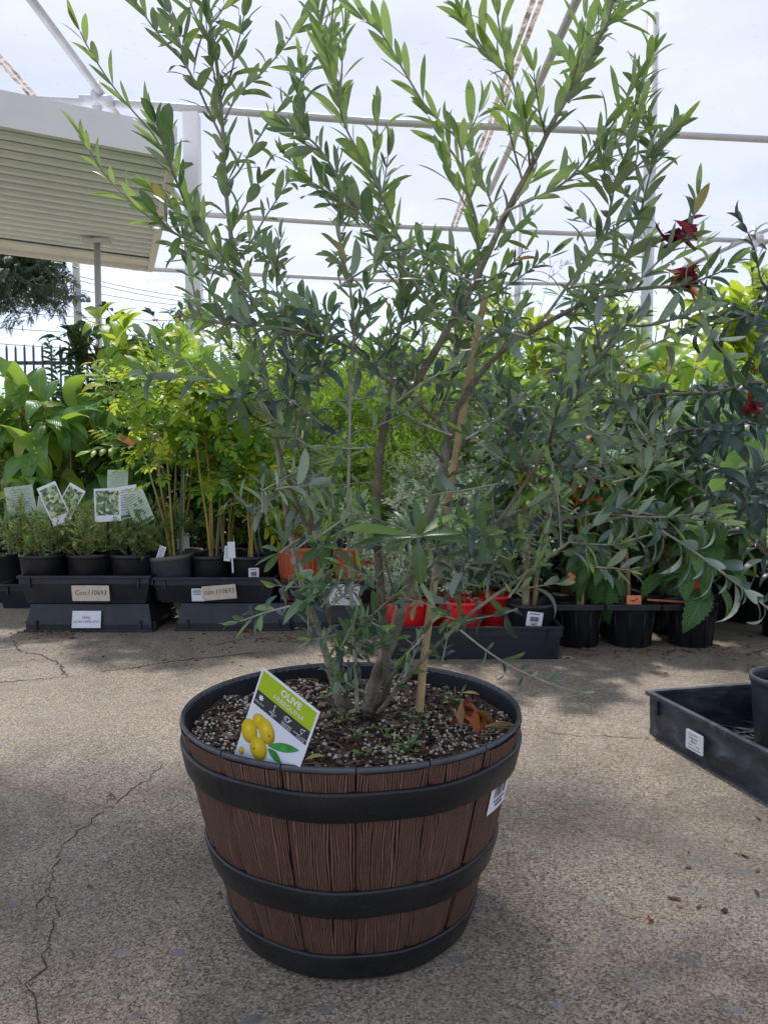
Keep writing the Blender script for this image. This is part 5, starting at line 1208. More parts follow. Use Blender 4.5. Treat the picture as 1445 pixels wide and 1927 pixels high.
# ------------------------------------------------------------------ bamboo stake
sk = [P(789, 1338, 1.13), P(798, 1235, 1.13), P(818, 1090, 1.14), P(845, 930, 1.16), P(868, 790, 1.17), P(890, 660, 1.18), P(914, 556, 1.19)]
m = MB(); m.tube(catmull(sk, 3), [.0064, .0064, .0062, .006, .0061, .006, .0058, .0058, .006, .0058, .0056, .0056, .0057, .0055, .0055, .0053, .0053, .0053, .0051], 7); o = m.build('wooden_stake', MAT['bamboo'], smooth=False); bevel(o, .001); tag(o, 'tan wooden stake standing in the barrel beside the olive trunk', 'stake')

# ------------------------------------------------------------------ olive tree
rr = random.Random(2024)
ol = thing('olive_tree', 'young multi-stemmed olive tree with grey-green leaves growing in the barrel planter', 'tree', (BX + .01, BY + .02, SZ))
leaves = []
def path(pts, Ys):
    """pts in picture pixels with the depth running evenly through Ys"""
    n = len(pts); out = []
    for i, (x, y) in enumerate(pts):
        t_ = i / max(1, n - 1) * (len(Ys) - 1); k = min(len(Ys) - 2, int(t_)); out.append(P(x, y, Ys[k] + (Ys[k + 1] - Ys[k]) * (t_ - k)))
    return catmull(out, 4)
def add_leaf(p, d, n, key, L): leaves.append((leafM(p, d, n), key, L * (.8 if key == 'olive' and rr.random() < .3 else 1), rr.randrange(6)))
def foliate(pts, t0, spacing, ls, key, ang=42, ascend=.5, tip=True, droopy=0.0, dense=1.0):
    tot = [0.0]
    for i in range(1, len(pts)): tot.append(tot[-1] + (pts[i] - pts[i - 1]).length)
    L = tot[-1]; s = L * t0; k = 0; start = rr.uniform(0, 3)
    while s < L - .004:
        i = max(j for j in range(len(tot)) if tot[j] <= s); i = min(i, len(pts) - 2); f_ = (s - tot[i]) / max(1e-6, tot[i + 1] - tot[i]); p = pts[i].lerp(pts[i + 1], f_); ax = (pts[i + 1] - pts[i]).normalized()
        s1 = ax.cross(Vector((.1, 1, .2))).normalized(); s2 = ax.cross(s1); base = start + k * math.pi / 2 + rr.uniform(-.35, .35)
        fr_ = s / L; sz_ = ls * (.80 + .45 * math.sin(math.pi * min(1, fr_ * .9 + .12))) 
        for sg in (0, math.pi):
            if rr.random() > dense: continue
            ph = base + sg; o_ = s1 * math.cos(ph) + s2 * math.sin(ph); la = R(ang * rr.uniform(.7, 1.3) * (1.1 - .35 * fr_))
            d = ax * math.cos(la) + o_ * math.sin(la) + Vector((0, 0, ascend * .35 - droopy * rr.uniform(.2, 1.2)))
            nn = (ax * .9 + Vector((0, 0, .5)) - o_ * .15 + rnd_unit(rr) * .35)
            kk = key
            q_ = rr.random()
            if key == 'olive' and q_ < .09: kk = 'olive_young'
            elif key == 'olive' and q_ > .994: kk = 'yellowing'
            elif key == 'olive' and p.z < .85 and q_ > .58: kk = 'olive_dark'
            add_leaf(p, d, nn, kk, sz_ * .745 * rr.uniform(.58, 1.28))
        s += spacing * .86 * rr.uniform(.75, 1.25) * (1.1 - .45 * fr_); k += 1
    if tip:
        ax = (pts[-1] - pts[-2]).normalized()
        for q in range(3): add_leaf(pts[-1], ax + rnd_unit(rr) * .28, rnd_unit(rr), key if key != 'olive' else ('olive_young' if rr.random() < .6 else 'olive'), ls * rr.uniform(.45, .8))
def side_twigs(pts, t0, n, L, ls, key, up=.45, spread=1.0, mb=None, droopy=0.0, t1=1.0, ang=48, sp=.019):
    n = max(2, round(n * .72))
    m_ = len(pts) - 1
    for q in range(n):
        t_ = t0 + (t1 - t0) * (q + rr.random()) / n; i = min(m_ - 1, int(t_ * m_)); p = pts[i].lerp(pts[i + 1], t_ * m_ - i); ax = (pts[i + 1] - pts[i]).normalized()
        a = rr.uniform(0, 6.283); s1 = ax.cross(Vector((0, 1, .1))).normalized(); s2 = ax.cross(s1); o_ = s1 * math.cos(a) + s2 * math.sin(a)
        d = (ax * .55 + o_ * spread + Vector((0, 0, up * rr.uniform(.3, 1.3)))).normalized(); LL = L * rr.uniform(.55, 1.25); tp = [p]; cur = p.copy()
        for k in range(5): d = (d + rnd_unit(rr) * .10 + Vector((0, 0, .05))).normalized(); cur = cur + d * LL / 5; tp.append(cur.copy())
        mb.tube(tp, [.0016, .0015, .0013, .0011, .0009, .0007], 5, cap=False); foliate(tp, .12, sp, ls, key, ang=ang, droopy=droopy)
PXR = 1.06 / F
trunks = MB()
def limb(name, pts, Ys, r0, r1, mat='bark', leaf=None, tw=None, **k):
    """one traced stem or branch; radii are half widths in picture pixels"""
    p = path(pts, Ys); n = len(p); m = MB(); rad = [(r0 + (r1 - r0) * (i / (n - 1)) ** .8) * PXR * (1 + .07 * math.sin(i * 1.9)) for i in range(n)]
    m.tube(p, rad, 10 if r0 > 5 else 7, cap=True)
    if tw: 
        for a in (tw if isinstance(tw, list) else [tw]): side_twigs(p, mb=m, **a)
    m.build(name, MAT[mat], ol)
    if leaf: foliate(p, **leaf)
    return p
O, Yg = 'olive', 'olive_young'
# --- thick trunk A and its limbs
limb('trunk', [(693, 1335), (700, 1300), (716, 1255), (742, 1190), (762, 1120), (786, 1040), (812, 955), (832, 890), (843, 825)], [1.17, 1.15, 1.17, 1.2], 15, 10)
limb('branch', [(843, 825), (862, 770), (882, 732), (905, 702), (945, 660), (1000, 624), (1060, 590), (1110, 565), (1180, 547), (1260, 540), (1330, 555)], [1.2, 1.12, 1.02, 1.0], 9, 2.2, tw=[dict(t0=.3, n=9, L=.11, ls=.042, key=O, up=.4)], leaf=dict(t0=.72, spacing=.022, ls=.042, key=O))
limb('branch', [(835, 870), (868, 838), (900, 812), (957, 783), (1013, 770), (1066, 766), (1119, 777), (1190, 790)], [1.2, 1.3, 1.42], 6.5, 1.8, 'bark_dark', tw=dict(t0=.3, n=8, L=.12, ls=.042, key=O, up=.4), leaf=dict(t0=.5, spacing=.02, ls=.042, key=O))
limb('branch', [(840, 810), (815, 785), (793, 765), (772, 745), (738, 722), (700, 690), (671, 660), (620, 640), (560, 622), (480, 612), (410, 608), (330, 590)], [1.2, 1.12, 1.0, .98], 6, 1.8, tw=dict(t0=.28, n=12, L=.11, ls=.042, key=O, up=.3), leaf=dict(t0=.45, spacing=.022, ls=.042, key=O, droopy=.25))
limb('branch', [(824, 790), (832, 765), (843, 735), (856, 690), (866, 640), (872, 585), (880, 520)], [1.2, 1.25, 1.3], 4, 1.5, 'bark_dark', tw=dict(t0=.3, n=5, L=.12, ls=.045, key=O), leaf=dict(t0=.4, spacing=.02, ls=.045, key=O))
limb('branch', [(834, 908), (862, 888), (900, 878), (950, 872), (1010, 870), (1080, 880), (1150, 870)], [1.18, 1.1, 1.02], 4.5, 1.4, tw=dict(t0=.3, n=7, L=.10, ls=.040, key=O, up=.3), leaf=dict(t0=.4, spacing=.02, ls=.04, key=O, droopy=.1))
limb('branch', [(832, 868), (812, 840), (789, 804), (761, 756), (737, 715), (715, 650)], [1.18, 1.25, 1.35], 3.5, 1.4, 'bark_dark', tw=dict(t0=.3, n=5, L=.10, ls=.04, key=O), leaf=dict(t0=.4, spacing=.022, ls=.04, key=O))
# --- middle dark stem B with the big right-hand leader
limb('trunk', [(722, 1330), (728, 1280), (724, 1190), (714, 1080), (708, 960), (714, 865), (723, 800), (734, 768)], [1.14, 1.12, 1.13], 9.5, 8, 'bark_dark')
B1 = limb('branch', [(734, 768), (765, 742), (795, 700), (825, 650), (848, 608), (872, 570), (898, 520), (928, 455), (960, 385), (990, 330), (1008, 296), (1040, 230), (1085, 151), (1119, 87), (1145, 26), (1165, -60)], [1.13, 1.08, 1.0, .98], 8.5, 3.2, 'bark', tw=[dict(t0=.22, n=6, L=.12, ls=.045, key=O, t1=.5), dict(t0=.5, n=12, L=.085, ls=.050, key=Yg, up=.7, spread=.8, ang=40, sp=.024)], leaf=dict(t0=.66, spacing=.028, ls=.052, key=O))
limb('branch', [(734, 766), (732, 735), (740, 700), (746, 650), (756, 600), (752, 540), (765, 480)], [1.13, 1.2, 1.28], 4, 1.5, tw=dict(t0=.3, n=6, L=.11, ls=.045, key=O), leaf=dict(t0=.45, spacing=.02, ls=.045, key=O))
limb('branch', [(718, 1040), (728, 1070), (740, 1110), (752, 1145)], [1.1, 1.08], 2.5, 3.2, 'bark_dark')
# --- left stems
limb('trunk', [(640, 1330), (622, 1262), (604, 1200), (582, 1140), (563, 1080), (552, 1030), (538, 960), (530, 900), (518, 820), (505, 760), (492, 700), (470, 640)], [1.16, 1.18, 1.25], 9.5, 3, 'bark', tw=dict(t0=.68, n=7, L=.11, ls=.042, key=O, up=.5), leaf=dict(t0=.85, spacing=.02, ls=.044, key=O))
limb('trunk', [(655, 1335), (640, 1240), (617, 1145), (601, 1058), (580, 998), (560, 948), (541, 898), (527, 850), (516, 806), (508, 772), (480, 750), (448, 742)], [1.12, 1.08, 1.03], 6.5, 2.2, 'bark_dark', tw=dict(t0=.62, n=6, L=.10, ls=.044, key=O, up=.35, ang=60))
limb('branch', [(600, 1055), (585, 960), (575, 880), (561, 838), (556, 772), (543, 704), (536, 635), (528, 590), (520, 520), (528, 450)], [1.1, 1.15, 1.2], 3, 1.3, 'bark_dark', tw=dict(t0=.4, n=9, L=.11, ls=.044, key=O), leaf=dict(t0=.5, spacing=.021, ls=.044, key=O))
limb('trunk', [(672, 1338), (668, 1237), (662, 1140), (657, 1050), (655, 950), (657, 860), (659, 756), (663, 680), (666, 600), (655, 520), (642, 470), (637, 400), (634, 320)], [1.08, 1.03, 1.0, 1.02], 4.2, 1.6, 'twig', tw=[dict(t0=.55, n=7, L=.09, ls=.046, key=O)], leaf=dict(t0=.62, spacing=.022, ls=.048, key=O))
# leafy shoot rising up through the centre
limb('branch', [(765, 500), (752, 455), (734, 408), (709, 349), (685, 304), (650, 239), (633, 173), (616, 104), (599, 20), (590, -60)], [1.12, 1.05, 1.0], 3, 1.6, 'twig', tw=[dict(t0=.35, n=6, L=.08, ls=.05, key=Yg, up=.8, spread=.6, ang=38, sp=.024)], leaf=dict(t0=.12, spacing=.021, ls=.058, key=Yg, ang=34))
limb('branch', [(827, 602), (796, 553), (754, 498), (699, 429), (657, 374), (623, 311), (588, 266), (543, 239)], [1.05, 1.0, .96], 4, 1.6, 'twig', tw=dict(t0=.25, n=5, L=.08, ls=.05, key=O, up=.7), leaf=dict(t0=.2, spacing=.030, ls=.054, key=O, ang=48))
limb('branch', [(880, 545), (900, 505), (898, 450), (896, 415), (876, 346), (865, 270), (834, 235), (799, 197), (761, 135), (720, 66), (689, 41)], [1.02, .96, .92], 3.5, 1.3, 'twig', tw=dict(t0=.2, n=4, L=.08, ls=.052, key=Yg, up=.8, t1=.6), leaf=dict(t0=.15, spacing=.032, ls=.060, key=Yg, ang=36))
limb('branch', [(508, 770), (490, 650), (470, 600), (453, 560), (439, 484), (429, 398), (422, 311), (419, 242), (415, 190), (408, 121), (396, 45), (385, -60)], [1.12, 1.1, 1.08, 1.05], 4.5, 3.2, 'twig', tw=[dict(t0=.3, n=7, L=.10, ls=.046, key=O, up=.7)], leaf=dict(t0=.35, spacing=.030, ls=.048, key=O, ang=52))
limb('branch', [(419, 262), (391, 204), (374, 166), (349, 118), (332, 55), (311, 0), (300, -50)], [1.07, 1.02, 1.0], 2.6, 1.5, 'twig', leaf=dict(t0=.1, spacing=.022, ls=.052, key=O, ang=44), tw=dict(t0=.3, n=3, L=.08, ls=.05, key=O, up=.7))
limb('branch', [(365, 150), (340, 110), (301, 66), (277, 35), (255, 0), (240, -40)], [1.04, .98], 1.8, 1.2, 'twig', leaf=dict(t0=.1, spacing=.026, ls=.05, key=O, ang=42))
limb('branch', [(475, 590), (440, 520), (412, 470), (377, 422), (349, 381), (332, 339), (308, 287), (284, 246), (256, 215), (221, 173), (190, 128), (163, 83), (152, 60)], [1.1, 1.0, .93], 3, 1.0, 'twig', leaf=dict(t0=.15, spacing=.036, ls=.052, key=Yg, ang=38), tw=dict(t0=.1, n=4, L=.09, ls=.05, key=O, up=.7, t1=.5))
limb('branch', [(490, 600), (467, 547), (415, 495), (374, 460), (322, 436), (277, 405), (242, 374), (204, 336), (180, 301), (160, 268)], [1.06, .98, .92], 2.8, 1.0, 'twig', leaf=dict(t0=.12, spacing=.032, ls=.052, key=Yg, ang=40), tw=dict(t0=.1, n=3, L=.08, ls=.048, key=O, up=.7, t1=.45))
for pts, Ys in (([(423, 225), (450, 176), (495, 135), (536, 86), (581, 20), (600, -20)], [1.08, 1.15, 1.2]), ([(428, 345), (450, 322), (485, 263), (519, 214), (554, 163), (599, 104), (625, 60)], [1.08, 1.12, 1.18]), ([(440, 500), (467, 464), (502, 405), (536, 353), (564, 304)], [1.1, 1.18]), ([(405, 80), (385, 60), (360, 10), (350, -40)], [1.06, 1.1])):
    limb('branch', pts, Ys, 2.4, 1.1, 'twig', leaf=dict(t0=.1, spacing=.026, ls=.046, key=O, ang=55))
# --- right side
limb('branch', [(1008, 296), (1002, 294), (983, 226), (960, 143), (941, 128), (900, 87), (875, 40)], [1.0, .96, .93], 2.8, 1.3, 'twig', leaf=dict(t0=.1, spacing=.024, ls=.054, key=Yg, ang=40))
limb('branch', [(960, 150), (950, 100), (938, 45), (930, -30)], [.97, .95], 2.2, 1.2, 'twig', leaf=dict(t0=.1, spacing=.024, ls=.054, key=Yg, ang=36))
limb('branch', [(965, 148), (930, 112), (910, 93), (883, 52), (858, 0), (850, -40)], [.98, .92], 2.2, 1.2, 'twig', leaf=dict(t0=.15, spacing=.03, ls=.055, key=Yg, ang=36))
limb('branch', [(1040, 232), (1065, 190), (1090, 130), (1110, 60), (1165, 0)], [1.0, 1.06], 2.4, 1.2, 'twig', leaf=dict(t0=.1, spacing=.024, ls=.054, key=Yg, ang=40), tw=dict(t0=.3, n=3, L=.08, ls=.05, key=Yg))
limb('branch', [(930, 450), (945, 405), (990, 381), (1043, 355), (1077, 332), (1111, 309), (1138, 290), (1172, 249), (1195, 205)], [1.0, 1.04, 1.06], 3, 1.2, 'twig', leaf=dict(t0=.3, spacing=.023, ls=.054, key=Yg, ang=38), tw=dict(t0=.3, n=4, L=.09, ls=.05, key=Yg, up=.7))
limb('branch', [(1002, 622), (1030, 590), (1066, 539), (1100, 490), (1134, 437), (1149, 385), (1156, 347), (1172, 309), (1185, 265), (1200, 215)], [1.0, .97, .95], 3.2, 1.5, 'bark', leaf=dict(t0=.2, spacing=.018, ls=.055, key=O, ang=58, droopy=.15), tw=[dict(t0=.2, n=6, L=.08, ls=.046, key=O, up=.3, t1=.7)])
limb('branch', [(1104, 565), (1150, 510), (1183, 471), (1202, 411), (1213, 366), (1224, 324), (1240, 287), (1255, 250)], [1.0, 1.03, 1.05], 2.8, 1.3, 'bark', leaf=dict(t0=.2, spacing=.019, ls=.052, key=O, ang=54), tw=dict(t0=.2, n=4, L=.08, ls=.045, key=O))
limb('branch', [(1180, 545), (1215, 515), (1250, 480), (1292, 445), (1304, 407), (1311, 370)], [1.0, .98], 2.4, 1.2, 'twig', leaf=dict(t0=.15, spacing=.024, ls=.052, key=O, ang=42))
limb('trunk', [(705, 1335), (730, 1285), (761, 1237), (813, 1167), (865, 1084), (910, 1019), (957, 955), (1006, 879), (1051, 800), (1081, 751), (1110, 700), (1150, 640), (1190, 600)], [1.14, 1.02, .96, .95], 5.2, 2, 'bark_dark', tw=[dict(t0=.35, n=14, L=.11, ls=.042, key=O, up=.35)], leaf=dict(t0=.7, spacing=.02, ls=.045, key=O))
limb('trunk', [(715, 1338), (760, 1280), (806, 1230), (865, 1174), (900, 1143), (975, 1090), (1051, 1034), (1111, 992), (1164, 954), (1202, 913), (1230, 860), (1260, 800)], [1.13, .98, .93, .94], 4.4, 1.8, 'bark', tw=[dict(t0=.35, n=12, L=.09, ls=.042, key=O, up=.3)], leaf=dict(t0=.6, spacing=.022, ls=.045, key=O))
limb('branch', [(1120, 988), (1164, 973), (1202, 975), (1258, 1007), (1315, 1045), (1390, 1102), (1450, 1150)], [.94, .90], 2.6, 1.6, 'twig', leaf=dict(t0=.12, spacing=.022, ls=.056, key='olive_dark', ang=60, droopy=.5))
limb('branch', [(865, 1185), (913, 1223), (955, 1250), (1000, 1272), (1045, 1290), (1088, 1302)], [.97, .93], 1.9, .9, 'twig', leaf=dict(t0=.25, spacing=.026, ls=.030, key=O, ang=55))
for (pts, Ys, n, L) in (([(601, 1058), (630, 1020), (655, 985)], [1.05, .98], 4, .06), ([(617, 1145), (600, 1110), (575, 1095)], [1.08, 1.02], 3, .05), ([(640, 1240), (665, 1205), (680, 1170)], [1.1, 1.03], 3, .05), ([(665, 1240), (690, 1200)], [1.08, 1.04], 2, .05), ([(840, 900), (900, 960), (960, 1000)], [1.15, 1.05], 4, .07), ([(865, 1084), (840, 1060), (800, 1050)], [1.0, .98], 3, .06)):
    limb('branch', pts, Ys, 1.6, .9, 'twig', leaf=dict(t0=.0, spacing=.020, ls=.040, key=O, ang=58), tw=dict(t0=.2, n=n, L=L, ls=.040, key=O))
# small leafy twigs round the stem bases
for (x, y, Y) in ((560, 1090, 1.1), (585, 1180, 1.13), (600, 1130, 1.0), (620, 1250, 1.1), (650, 1290, 1.06), (690, 1290, 1.05), (735, 1285, 1.08), (630, 1180, 1.04), (690, 1150, 1.02), (800, 1180, 1.0), (830, 1240, 1.02), (640, 1215, 1.02), (540, 1030, 1.1), (560, 1020, 1.0), (760, 1260, 1.0), (600, 1300, 1.1), (870, 1150, .96), (960, 1110, .95), (1000, 1060, .94)):
    b = P(x + rr.uniform(-6, 6), y + 14, Y); d = (rnd_unit(rr) * .8 + Vector((0, -.2, .5))).normalized(); tp = [b, b + d * .018, b + d * .038 + Vector((0, 0, .004))]; mb_ = MB(); mb_.tube(tp, [.0014, .0011, .0008], 5, cap=False); mb_.build('twig', MAT['twig'], ol)
    foliate(tp, .1, .014, .036, O, ang=62, tip=True)
# horizontal leafy layers through the middle of the crown
for k in range(64):
    x = rr.uniform(380, 1230); y = rr.gauss(640, 90) if x < 900 else rr.gauss(680, 120); y = max(470, min(900, y)); Y = rr.uniform(.95, 1.42)
    if 640 < x < 900 and y > 790: continue
    b = P(x, y, Y); a = rr.uniform(0, 6.28); d = Vector((math.cos(a), math.sin(a) * .8, rr.uniform(.1, .8))).normalized(); tp = [b]; cur = b.copy(); L = rr.uniform(.08, .15)
    for q in range(5): d = (d + rnd_unit(rr) * .12).normalized(); cur = cur + d * L / 5; tp.append(cur.copy())
    mb_ = MB(); mb_.tube(tp, [.0017, .0015, .0013, .0011, .0009, .0007], 5, cap=False); mb_.build('twig', MAT['twig'], ol); foliate(tp, .05, .019, .044, O, ang=55, droopy=.25)
for k in range(78):
    x = rr.uniform(490, 1180); y = rr.uniform(800, 1180); Y = rr.uniform(.94, 1.35)
    if y > 1080 and (x < 540 or x > 1000): continue
    if rr.random() < .4 and 640 < x < 860: continue
    b = P(x, y, Y); a = rr.uniform(0, 6.28); d = Vector((math.cos(a), math.sin(a) * .7, rr.uniform(-.15, .7))).normalized(); tp = [b]; cur = b.copy(); L = rr.uniform(.05, .10)
    for q in range(4): d = (d + rnd_unit(rr) * .12).normalized(); cur = cur + d * L / 4; tp.append(cur.copy())
    mb_ = MB(); mb_.tube(tp, [.0015, .0013, .0011, .0009, .0007], 5, cap=False); mb_.build('twig', MAT['twig'], ol); foliate(tp, .05, .018, .042, O, ang=60, droopy=.15)
# bright large-leaved shoots nearest the camera
def rosette(px, py, Y, tips, key, base=None):
    c_ = P(px, py, Y); m = MB(); b = base or (c_ + Vector((.02, .06, -.03))); m.tube(catmull([b, b.lerp(c_, .5) + Vector((0, 0, .004)), c_], 3), [.0022, .002, .0019, .0018, .0017, .0016, .0015], 6); m.build('branch', MAT['twig'], ol)
    for (tx, ty, dY, key2) in tips:
        e = P(tx, ty, Y + dY); leaves.append((leafM(c_ + (e - c_) * .03, e - c_, Vector((0, -.55, 1)) if abs(tx - px) > abs(ty - py) else Vector((rr.uniform(-.5, .5), -1, .2))), key2 or key, (e - c_).length, rr.randrange(3)))
rosette(786, 1010, .90, [(650, 985, -.02, Yg), (658, 1022, 0, O), (700, 1038, .03, O), (741, 958, .03, O), (785, 935, .01, O), (800, 978, -.03, O), (860, 960, .04, Yg), (868, 998, .0, O), (905, 1018, .03, O), (794, 1105, -.01, O), (768, 1045, .03, O), (745, 1025, .05, O), (830, 1050, .03, O)], O, base=P(812, 1000, 1.12))
rosette(452, 742, .98, [(382, 668, -.02, Yg), (420, 664, -.01, Yg), (468, 645, 0, Yg), (488, 650, .02, Yg), (515, 690, .02, O), (465, 830, .02, O), (420, 800, .02, O), (505, 755, .02, O)], Yg, base=P(509, 773, 1.05))
rosette(528, 1040, 1.0, [(478, 1062, 0, O), (490, 1020, .02, O), (545, 985, -.01, O), (495, 1078, .02, O), (560, 1050, .02, O)], O, base=P(585, 1010, 1.06))
rosette(615, 1105, .99, [(560, 1096, 0, O), (570, 1118, .01, O), (560, 1140, -.01, O), (520, 1160, 0, O), (648, 1090, .02, O)], O, base=P(612, 1130, 1.06))
put_leaves(ol, leaves, 300, None, part='leaf', rest_name='foliage')
NOL = len(leaves)

# wilted red flowers caught on the olive twigs
for (px, py, Y, lab, n, dirv) in ((1285, 445, 1.0, 'dark red withered flower caught high on a right olive twig', 8, Vector((-.3, -.1, .2))), (1300, 540, 1.0, 'larger red wilted flower with pale stalk hanging on the right olive twig', 12, Vector((-.4, -.1, .7))), (1428, 770, 1.15, 'dark red dead leaf among the dark olive twigs at the right edge', 5, Vector((-.9, -.1, 0)))):
    c_ = P(px, py, Y); root = thing('wilted_flower', lab, 'flower', c_); lv = []
    for k in range(n):
        d = dirv + rnd_unit(rr) * .45; lv.append((leafM(c_ + rnd_unit(rr) * .008, d, rnd_unit(rr)), 'redleaf', rr.uniform(.020, .034), k))
    put_leaves(root, lv, 40, None, part='petal'); mm = MB(); e = P(px + 25, py + 25, Y); mm.tube(catmull([c_, c_.lerp(e, .5) + Vector((0, 0, -.002)), e], 3), [.004, .0036, .003, .0025, .0022, .002, .0018], 6); mm.build('stalk', MAT['tagsalmon'] if n == 12 else MAT['stem_brown'], root)

# ------------------------------------------------------------------ second olive, standing just outside the right edge
sc_ = (1.02, 1.45)
o2 = thing('olive_tree', 'second olive tree reaching in from the right edge with dark blue-green leaves', 'tree', (sc_[0], sc_[1], .30))
pp = thing('planter', 'black pot of the second olive tree outside the right edge', 'planter', (sc_[0], sc_[1], 0)); pot_parts(pp, (sc_[0], sc_[1], 0), .20, .32, 'black')
leaves_keep = leaves; leaves = []
def limb2(pts, r0, r1, leaf=None, tw=None, name='branch'):
    p = catmull(pts, 4); n = len(p); m = MB(); m.tube(p, [r0 + (r1 - r0) * i / (n - 1) for i in range(n)], 7)
    if tw: side_twigs(p, mb=m, **tw)
    m.build(name, MAT['bark_dark'], o2)
    if leaf: foliate(p, **leaf)
T0 = Vector((1.02, 1.45, .29)); T1 = Vector((1.0, 1.42, .6)); T2 = Vector((.98, 1.42, .95))
limb2([T0, T1, T2, Vector((1.0, 1.45, 1.3))], .013, .006, name='trunk')
D = 'olive_dark'
for pts in ([T1, P(1470, 735, 1.25), P(1345, 740, 1.12), P(1240, 743, 1.08), P(1175, 755, 1.05)], [T1, P(1470, 800, 1.22), P(1352, 805, 1.1), P(1277, 811, 1.05)], [T2, P(1500, 640, 1.25), P(1440, 605, 1.15), P(1400, 585, 1.1), P(1345, 560, 1.08)],
            [T0, P(1500, 1110, 1.2), P(1445, 1050, 1.12), P(1395, 990, 1.08), P(1330, 930, 1.05), P(1265, 885, 1.05)], [T1, P(1500, 950, 1.25), P(1420, 915, 1.15), P(1330, 870, 1.1), P(1250, 850, 1.12)], [T2, P(1500, 560, 1.3), P(1440, 540, 1.2), P(1425, 500, 1.2)]):
    limb2(pts, .004, .0013, leaf=dict(t0=.22, spacing=.026, ls=.056, key=D, ang=55, droopy=.35), tw=dict(t0=.3, n=2, L=.09, ls=.052, key=D, droopy=.35))
for k in range(4):
    a = rr.uniform(0, 6.28); limb2([T1.lerp(T2, rr.random()), T1.lerp(T2, rr.random()) + Vector((.12 + .1 * math.cos(a), .2 * math.sin(a), .15)), Vector((1.15 + .22 * math.cos(a), 1.45 + .35 * math.sin(a), rr.uniform(.7, 1.5)))], .004, .0015, leaf=dict(t0=.2, spacing=.022, ls=.058, key=D, ang=55), tw=dict(t0=.3, n=4, L=.14, ls=.055, key=D))
put_leaves(o2, leaves, 220, None)

# ------------------------------------------------------------------ foreground tray at right
Ca, Cb = PG(1211, 1379), PG(1440, 1517)
zr_ = P(1213, 1300, Ca.y).z; dA = (Cb - Ca).normalized(); dB = Vector((-dA.y, dA.x, 0)); LA, LB = .56, .36
cen = Ca + dA * LA / 2 + dB * LB / 2
rt, Mt = make_tray('scuffed empty-looking black tray with mesh floor in the right foreground', cen.x, cen.y, .0, LA, LB, zr_, rz=math.atan2(dA.y, dA.x), mat='scuffed', grid=True, tp=.010)
q = PG(1310, 1400, 0); s_ = ((P(1311, 1400, 1.0) - Vector((0, 0, CH))))
# sticker on the long side
n_ = -dB; pl0 = Ca + n_ * .0; d_ = ray(1312, 1396); o_ = Vector((0, 0, CH)); tt = (Ca + Vector((0, 0, .05)) - o_).dot(n_) / d_.dot(n_); hit = o_ + d_ * tt
Mf = frame(hit + n_ * .006, dA, Vector((0, 0, 1)))
s1_ = plate('label_sticker', Mf, .062, .044, MAT['paper'], rt, rnd=.005, z=.0012, th=.0015, label='white sticker with small print')
text('Ornamental', .0062, MAT['ink'], Mf @ Matrix.Translation((-.006, .014, .0027)), s1_, name='small_print'); text('Common', .0078, MAT['ink'], Mf @ Matrix.Translation((-.004, .006, .0027)), s1_, name='small_print', bold=.0001); text('Metro', .0078, MAT['ink'], Mf @ Matrix.Translation((-.002, -.002, .0027)), s1_, name='small_print', bold=.0001)
mm = MB()
for (cx, cy, w_) in ((-.014, -.010, .014), (.012, -.009, .016), (0, -.0165, .042)): mm.box((cx, cy, .0028), (w_, .0012, .0003), Mf)
mm.build('small_print', MAT['ink'], s1_, smooth=False)
pc = P(1490, 1260, 1.80); fp = thing('empty_pot', 'black pot standing in the right foreground tray, cut by the picture edge', 'pot', (pc.x, pc.y, .012)); pot_parts(fp, (pc.x + .003, pc.y, .012), .092, P(1490, 1272, 1.8).z - .012, 'greypot', tp=.84)

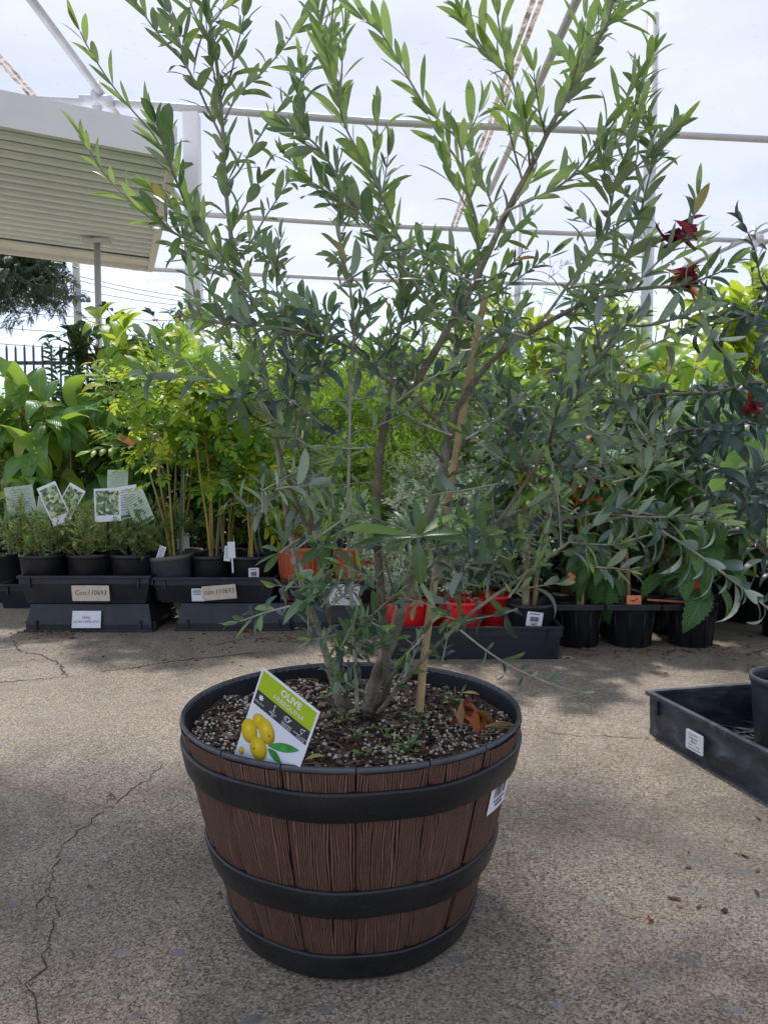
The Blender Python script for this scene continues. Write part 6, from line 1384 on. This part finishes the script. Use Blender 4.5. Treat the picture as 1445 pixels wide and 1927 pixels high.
# ------------------------------------------------------------------ litter on the ground
rr = random.Random(77); lit = MB()
def debris(x, y, s, h=.002):
    M = Matrix.Translation((x, y, h)) @ Matrix.Rotation(rr.uniform(0, 6.28), 4, 'Z') @ Matrix.Rotation(rr.gauss(0, .3), 4, 'X')
    a, b, c = s * rr.uniform(.8, 2.2), s * rr.uniform(.3, .8), s * rr.uniform(.08, .3)
    bb = [M @ Vector((u * a * rr.uniform(.5, 1) / 2, v * b * rr.uniform(.4, 1) / 2, w_ * c / 2)) for w_ in (-1, 1) for u, v in ((-1, -1), (1, -1), (1, 1), (-1, 1))]; lit.hexa(bb[:4], bb[4:])
for k in range(260): debris(rr.uniform(-1.6, 2.0), rr.uniform(2.45, 3.1), rr.uniform(.003, .012))
for k in range(150): p = PG(rr.gauss(100, 30), rr.gauss(1196, 4)); debris(p.x, p.y, rr.uniform(.004, .012), rr.uniform(.002, .012))
for k in range(240): p = PG(rr.uniform(600, 760), rr.uniform(1195, 1245)); debris(p.x, p.y, rr.uniform(.003, .012), .003)
for k in range(110): p = PG(rr.uniform(430, 640), rr.gauss(1200, 8)); debris(p.x, p.y, rr.uniform(.003, .014), .003)
for k in range(160): p = PG(rr.uniform(1060, 1445), rr.gauss(1226, 6)); debris(p.x, p.y, rr.uniform(.003, .014), .003)
for k in range(150): debris(rr.uniform(-1.1, 1.1), rr.uniform(.85, 2.4), rr.uniform(.0015, .005), .0015)
for k in range(14): p = PG(rr.uniform(1250, 1430), rr.uniform(1520, 1720)); debris(p.x, p.y, rr.uniform(.006, .011), .003)
o = lit.build('leaf_litter', MAT['litter'], smooth=False); tag(o, 'bits of bark and dry leaf scattered over the concrete', 'litter', kind='stuff')
def flake(px, py, L, a, key, lab, vi=0): return loose(px, py, L, a, key, lab, vi, z=.004, tiltx=.15)
p = PG(480, 1182); 
for k, (px, py, L, a) in enumerate([(455, 1184, .07, .4), (475, 1190, .06, 2.6)]): flake(px, py, L, a, 'dry', ['curled brown dry leaf against the front of the second tray', 'second brown dry leaf beside it under the tray edge'][k], k)
flake(1218, 1734, .020, .8, 'rust', 'tiny red dry leaf on the concrete at lower right'); flake(200, 1500, .024, .2, 'dry', 'small brown dry leaf on the concrete left of the barrel', 1); flake(1245, 1270, .03, 0.1, 'dry', 'thin dry leaf on the concrete before the carrier')
flake(405, 1685, .016, .4, 'dry', 'dark curled leaf scrap on the concrete close to the barrel base'); flake(165, 1672, .016, 1.4, 'dry', 'dark leaf scrap on the shaded concrete at left', 1)

# leave template meshes only where used
for k_, (mt_, ls_) in TPL.items():
    for me_, *_ in ls_:
        if me_.users == 0: bpy.data.meshes.remove(me_)
print('OLIVE LEAVES', NOL, 'OBJECTS', len(bpy.data.objects))
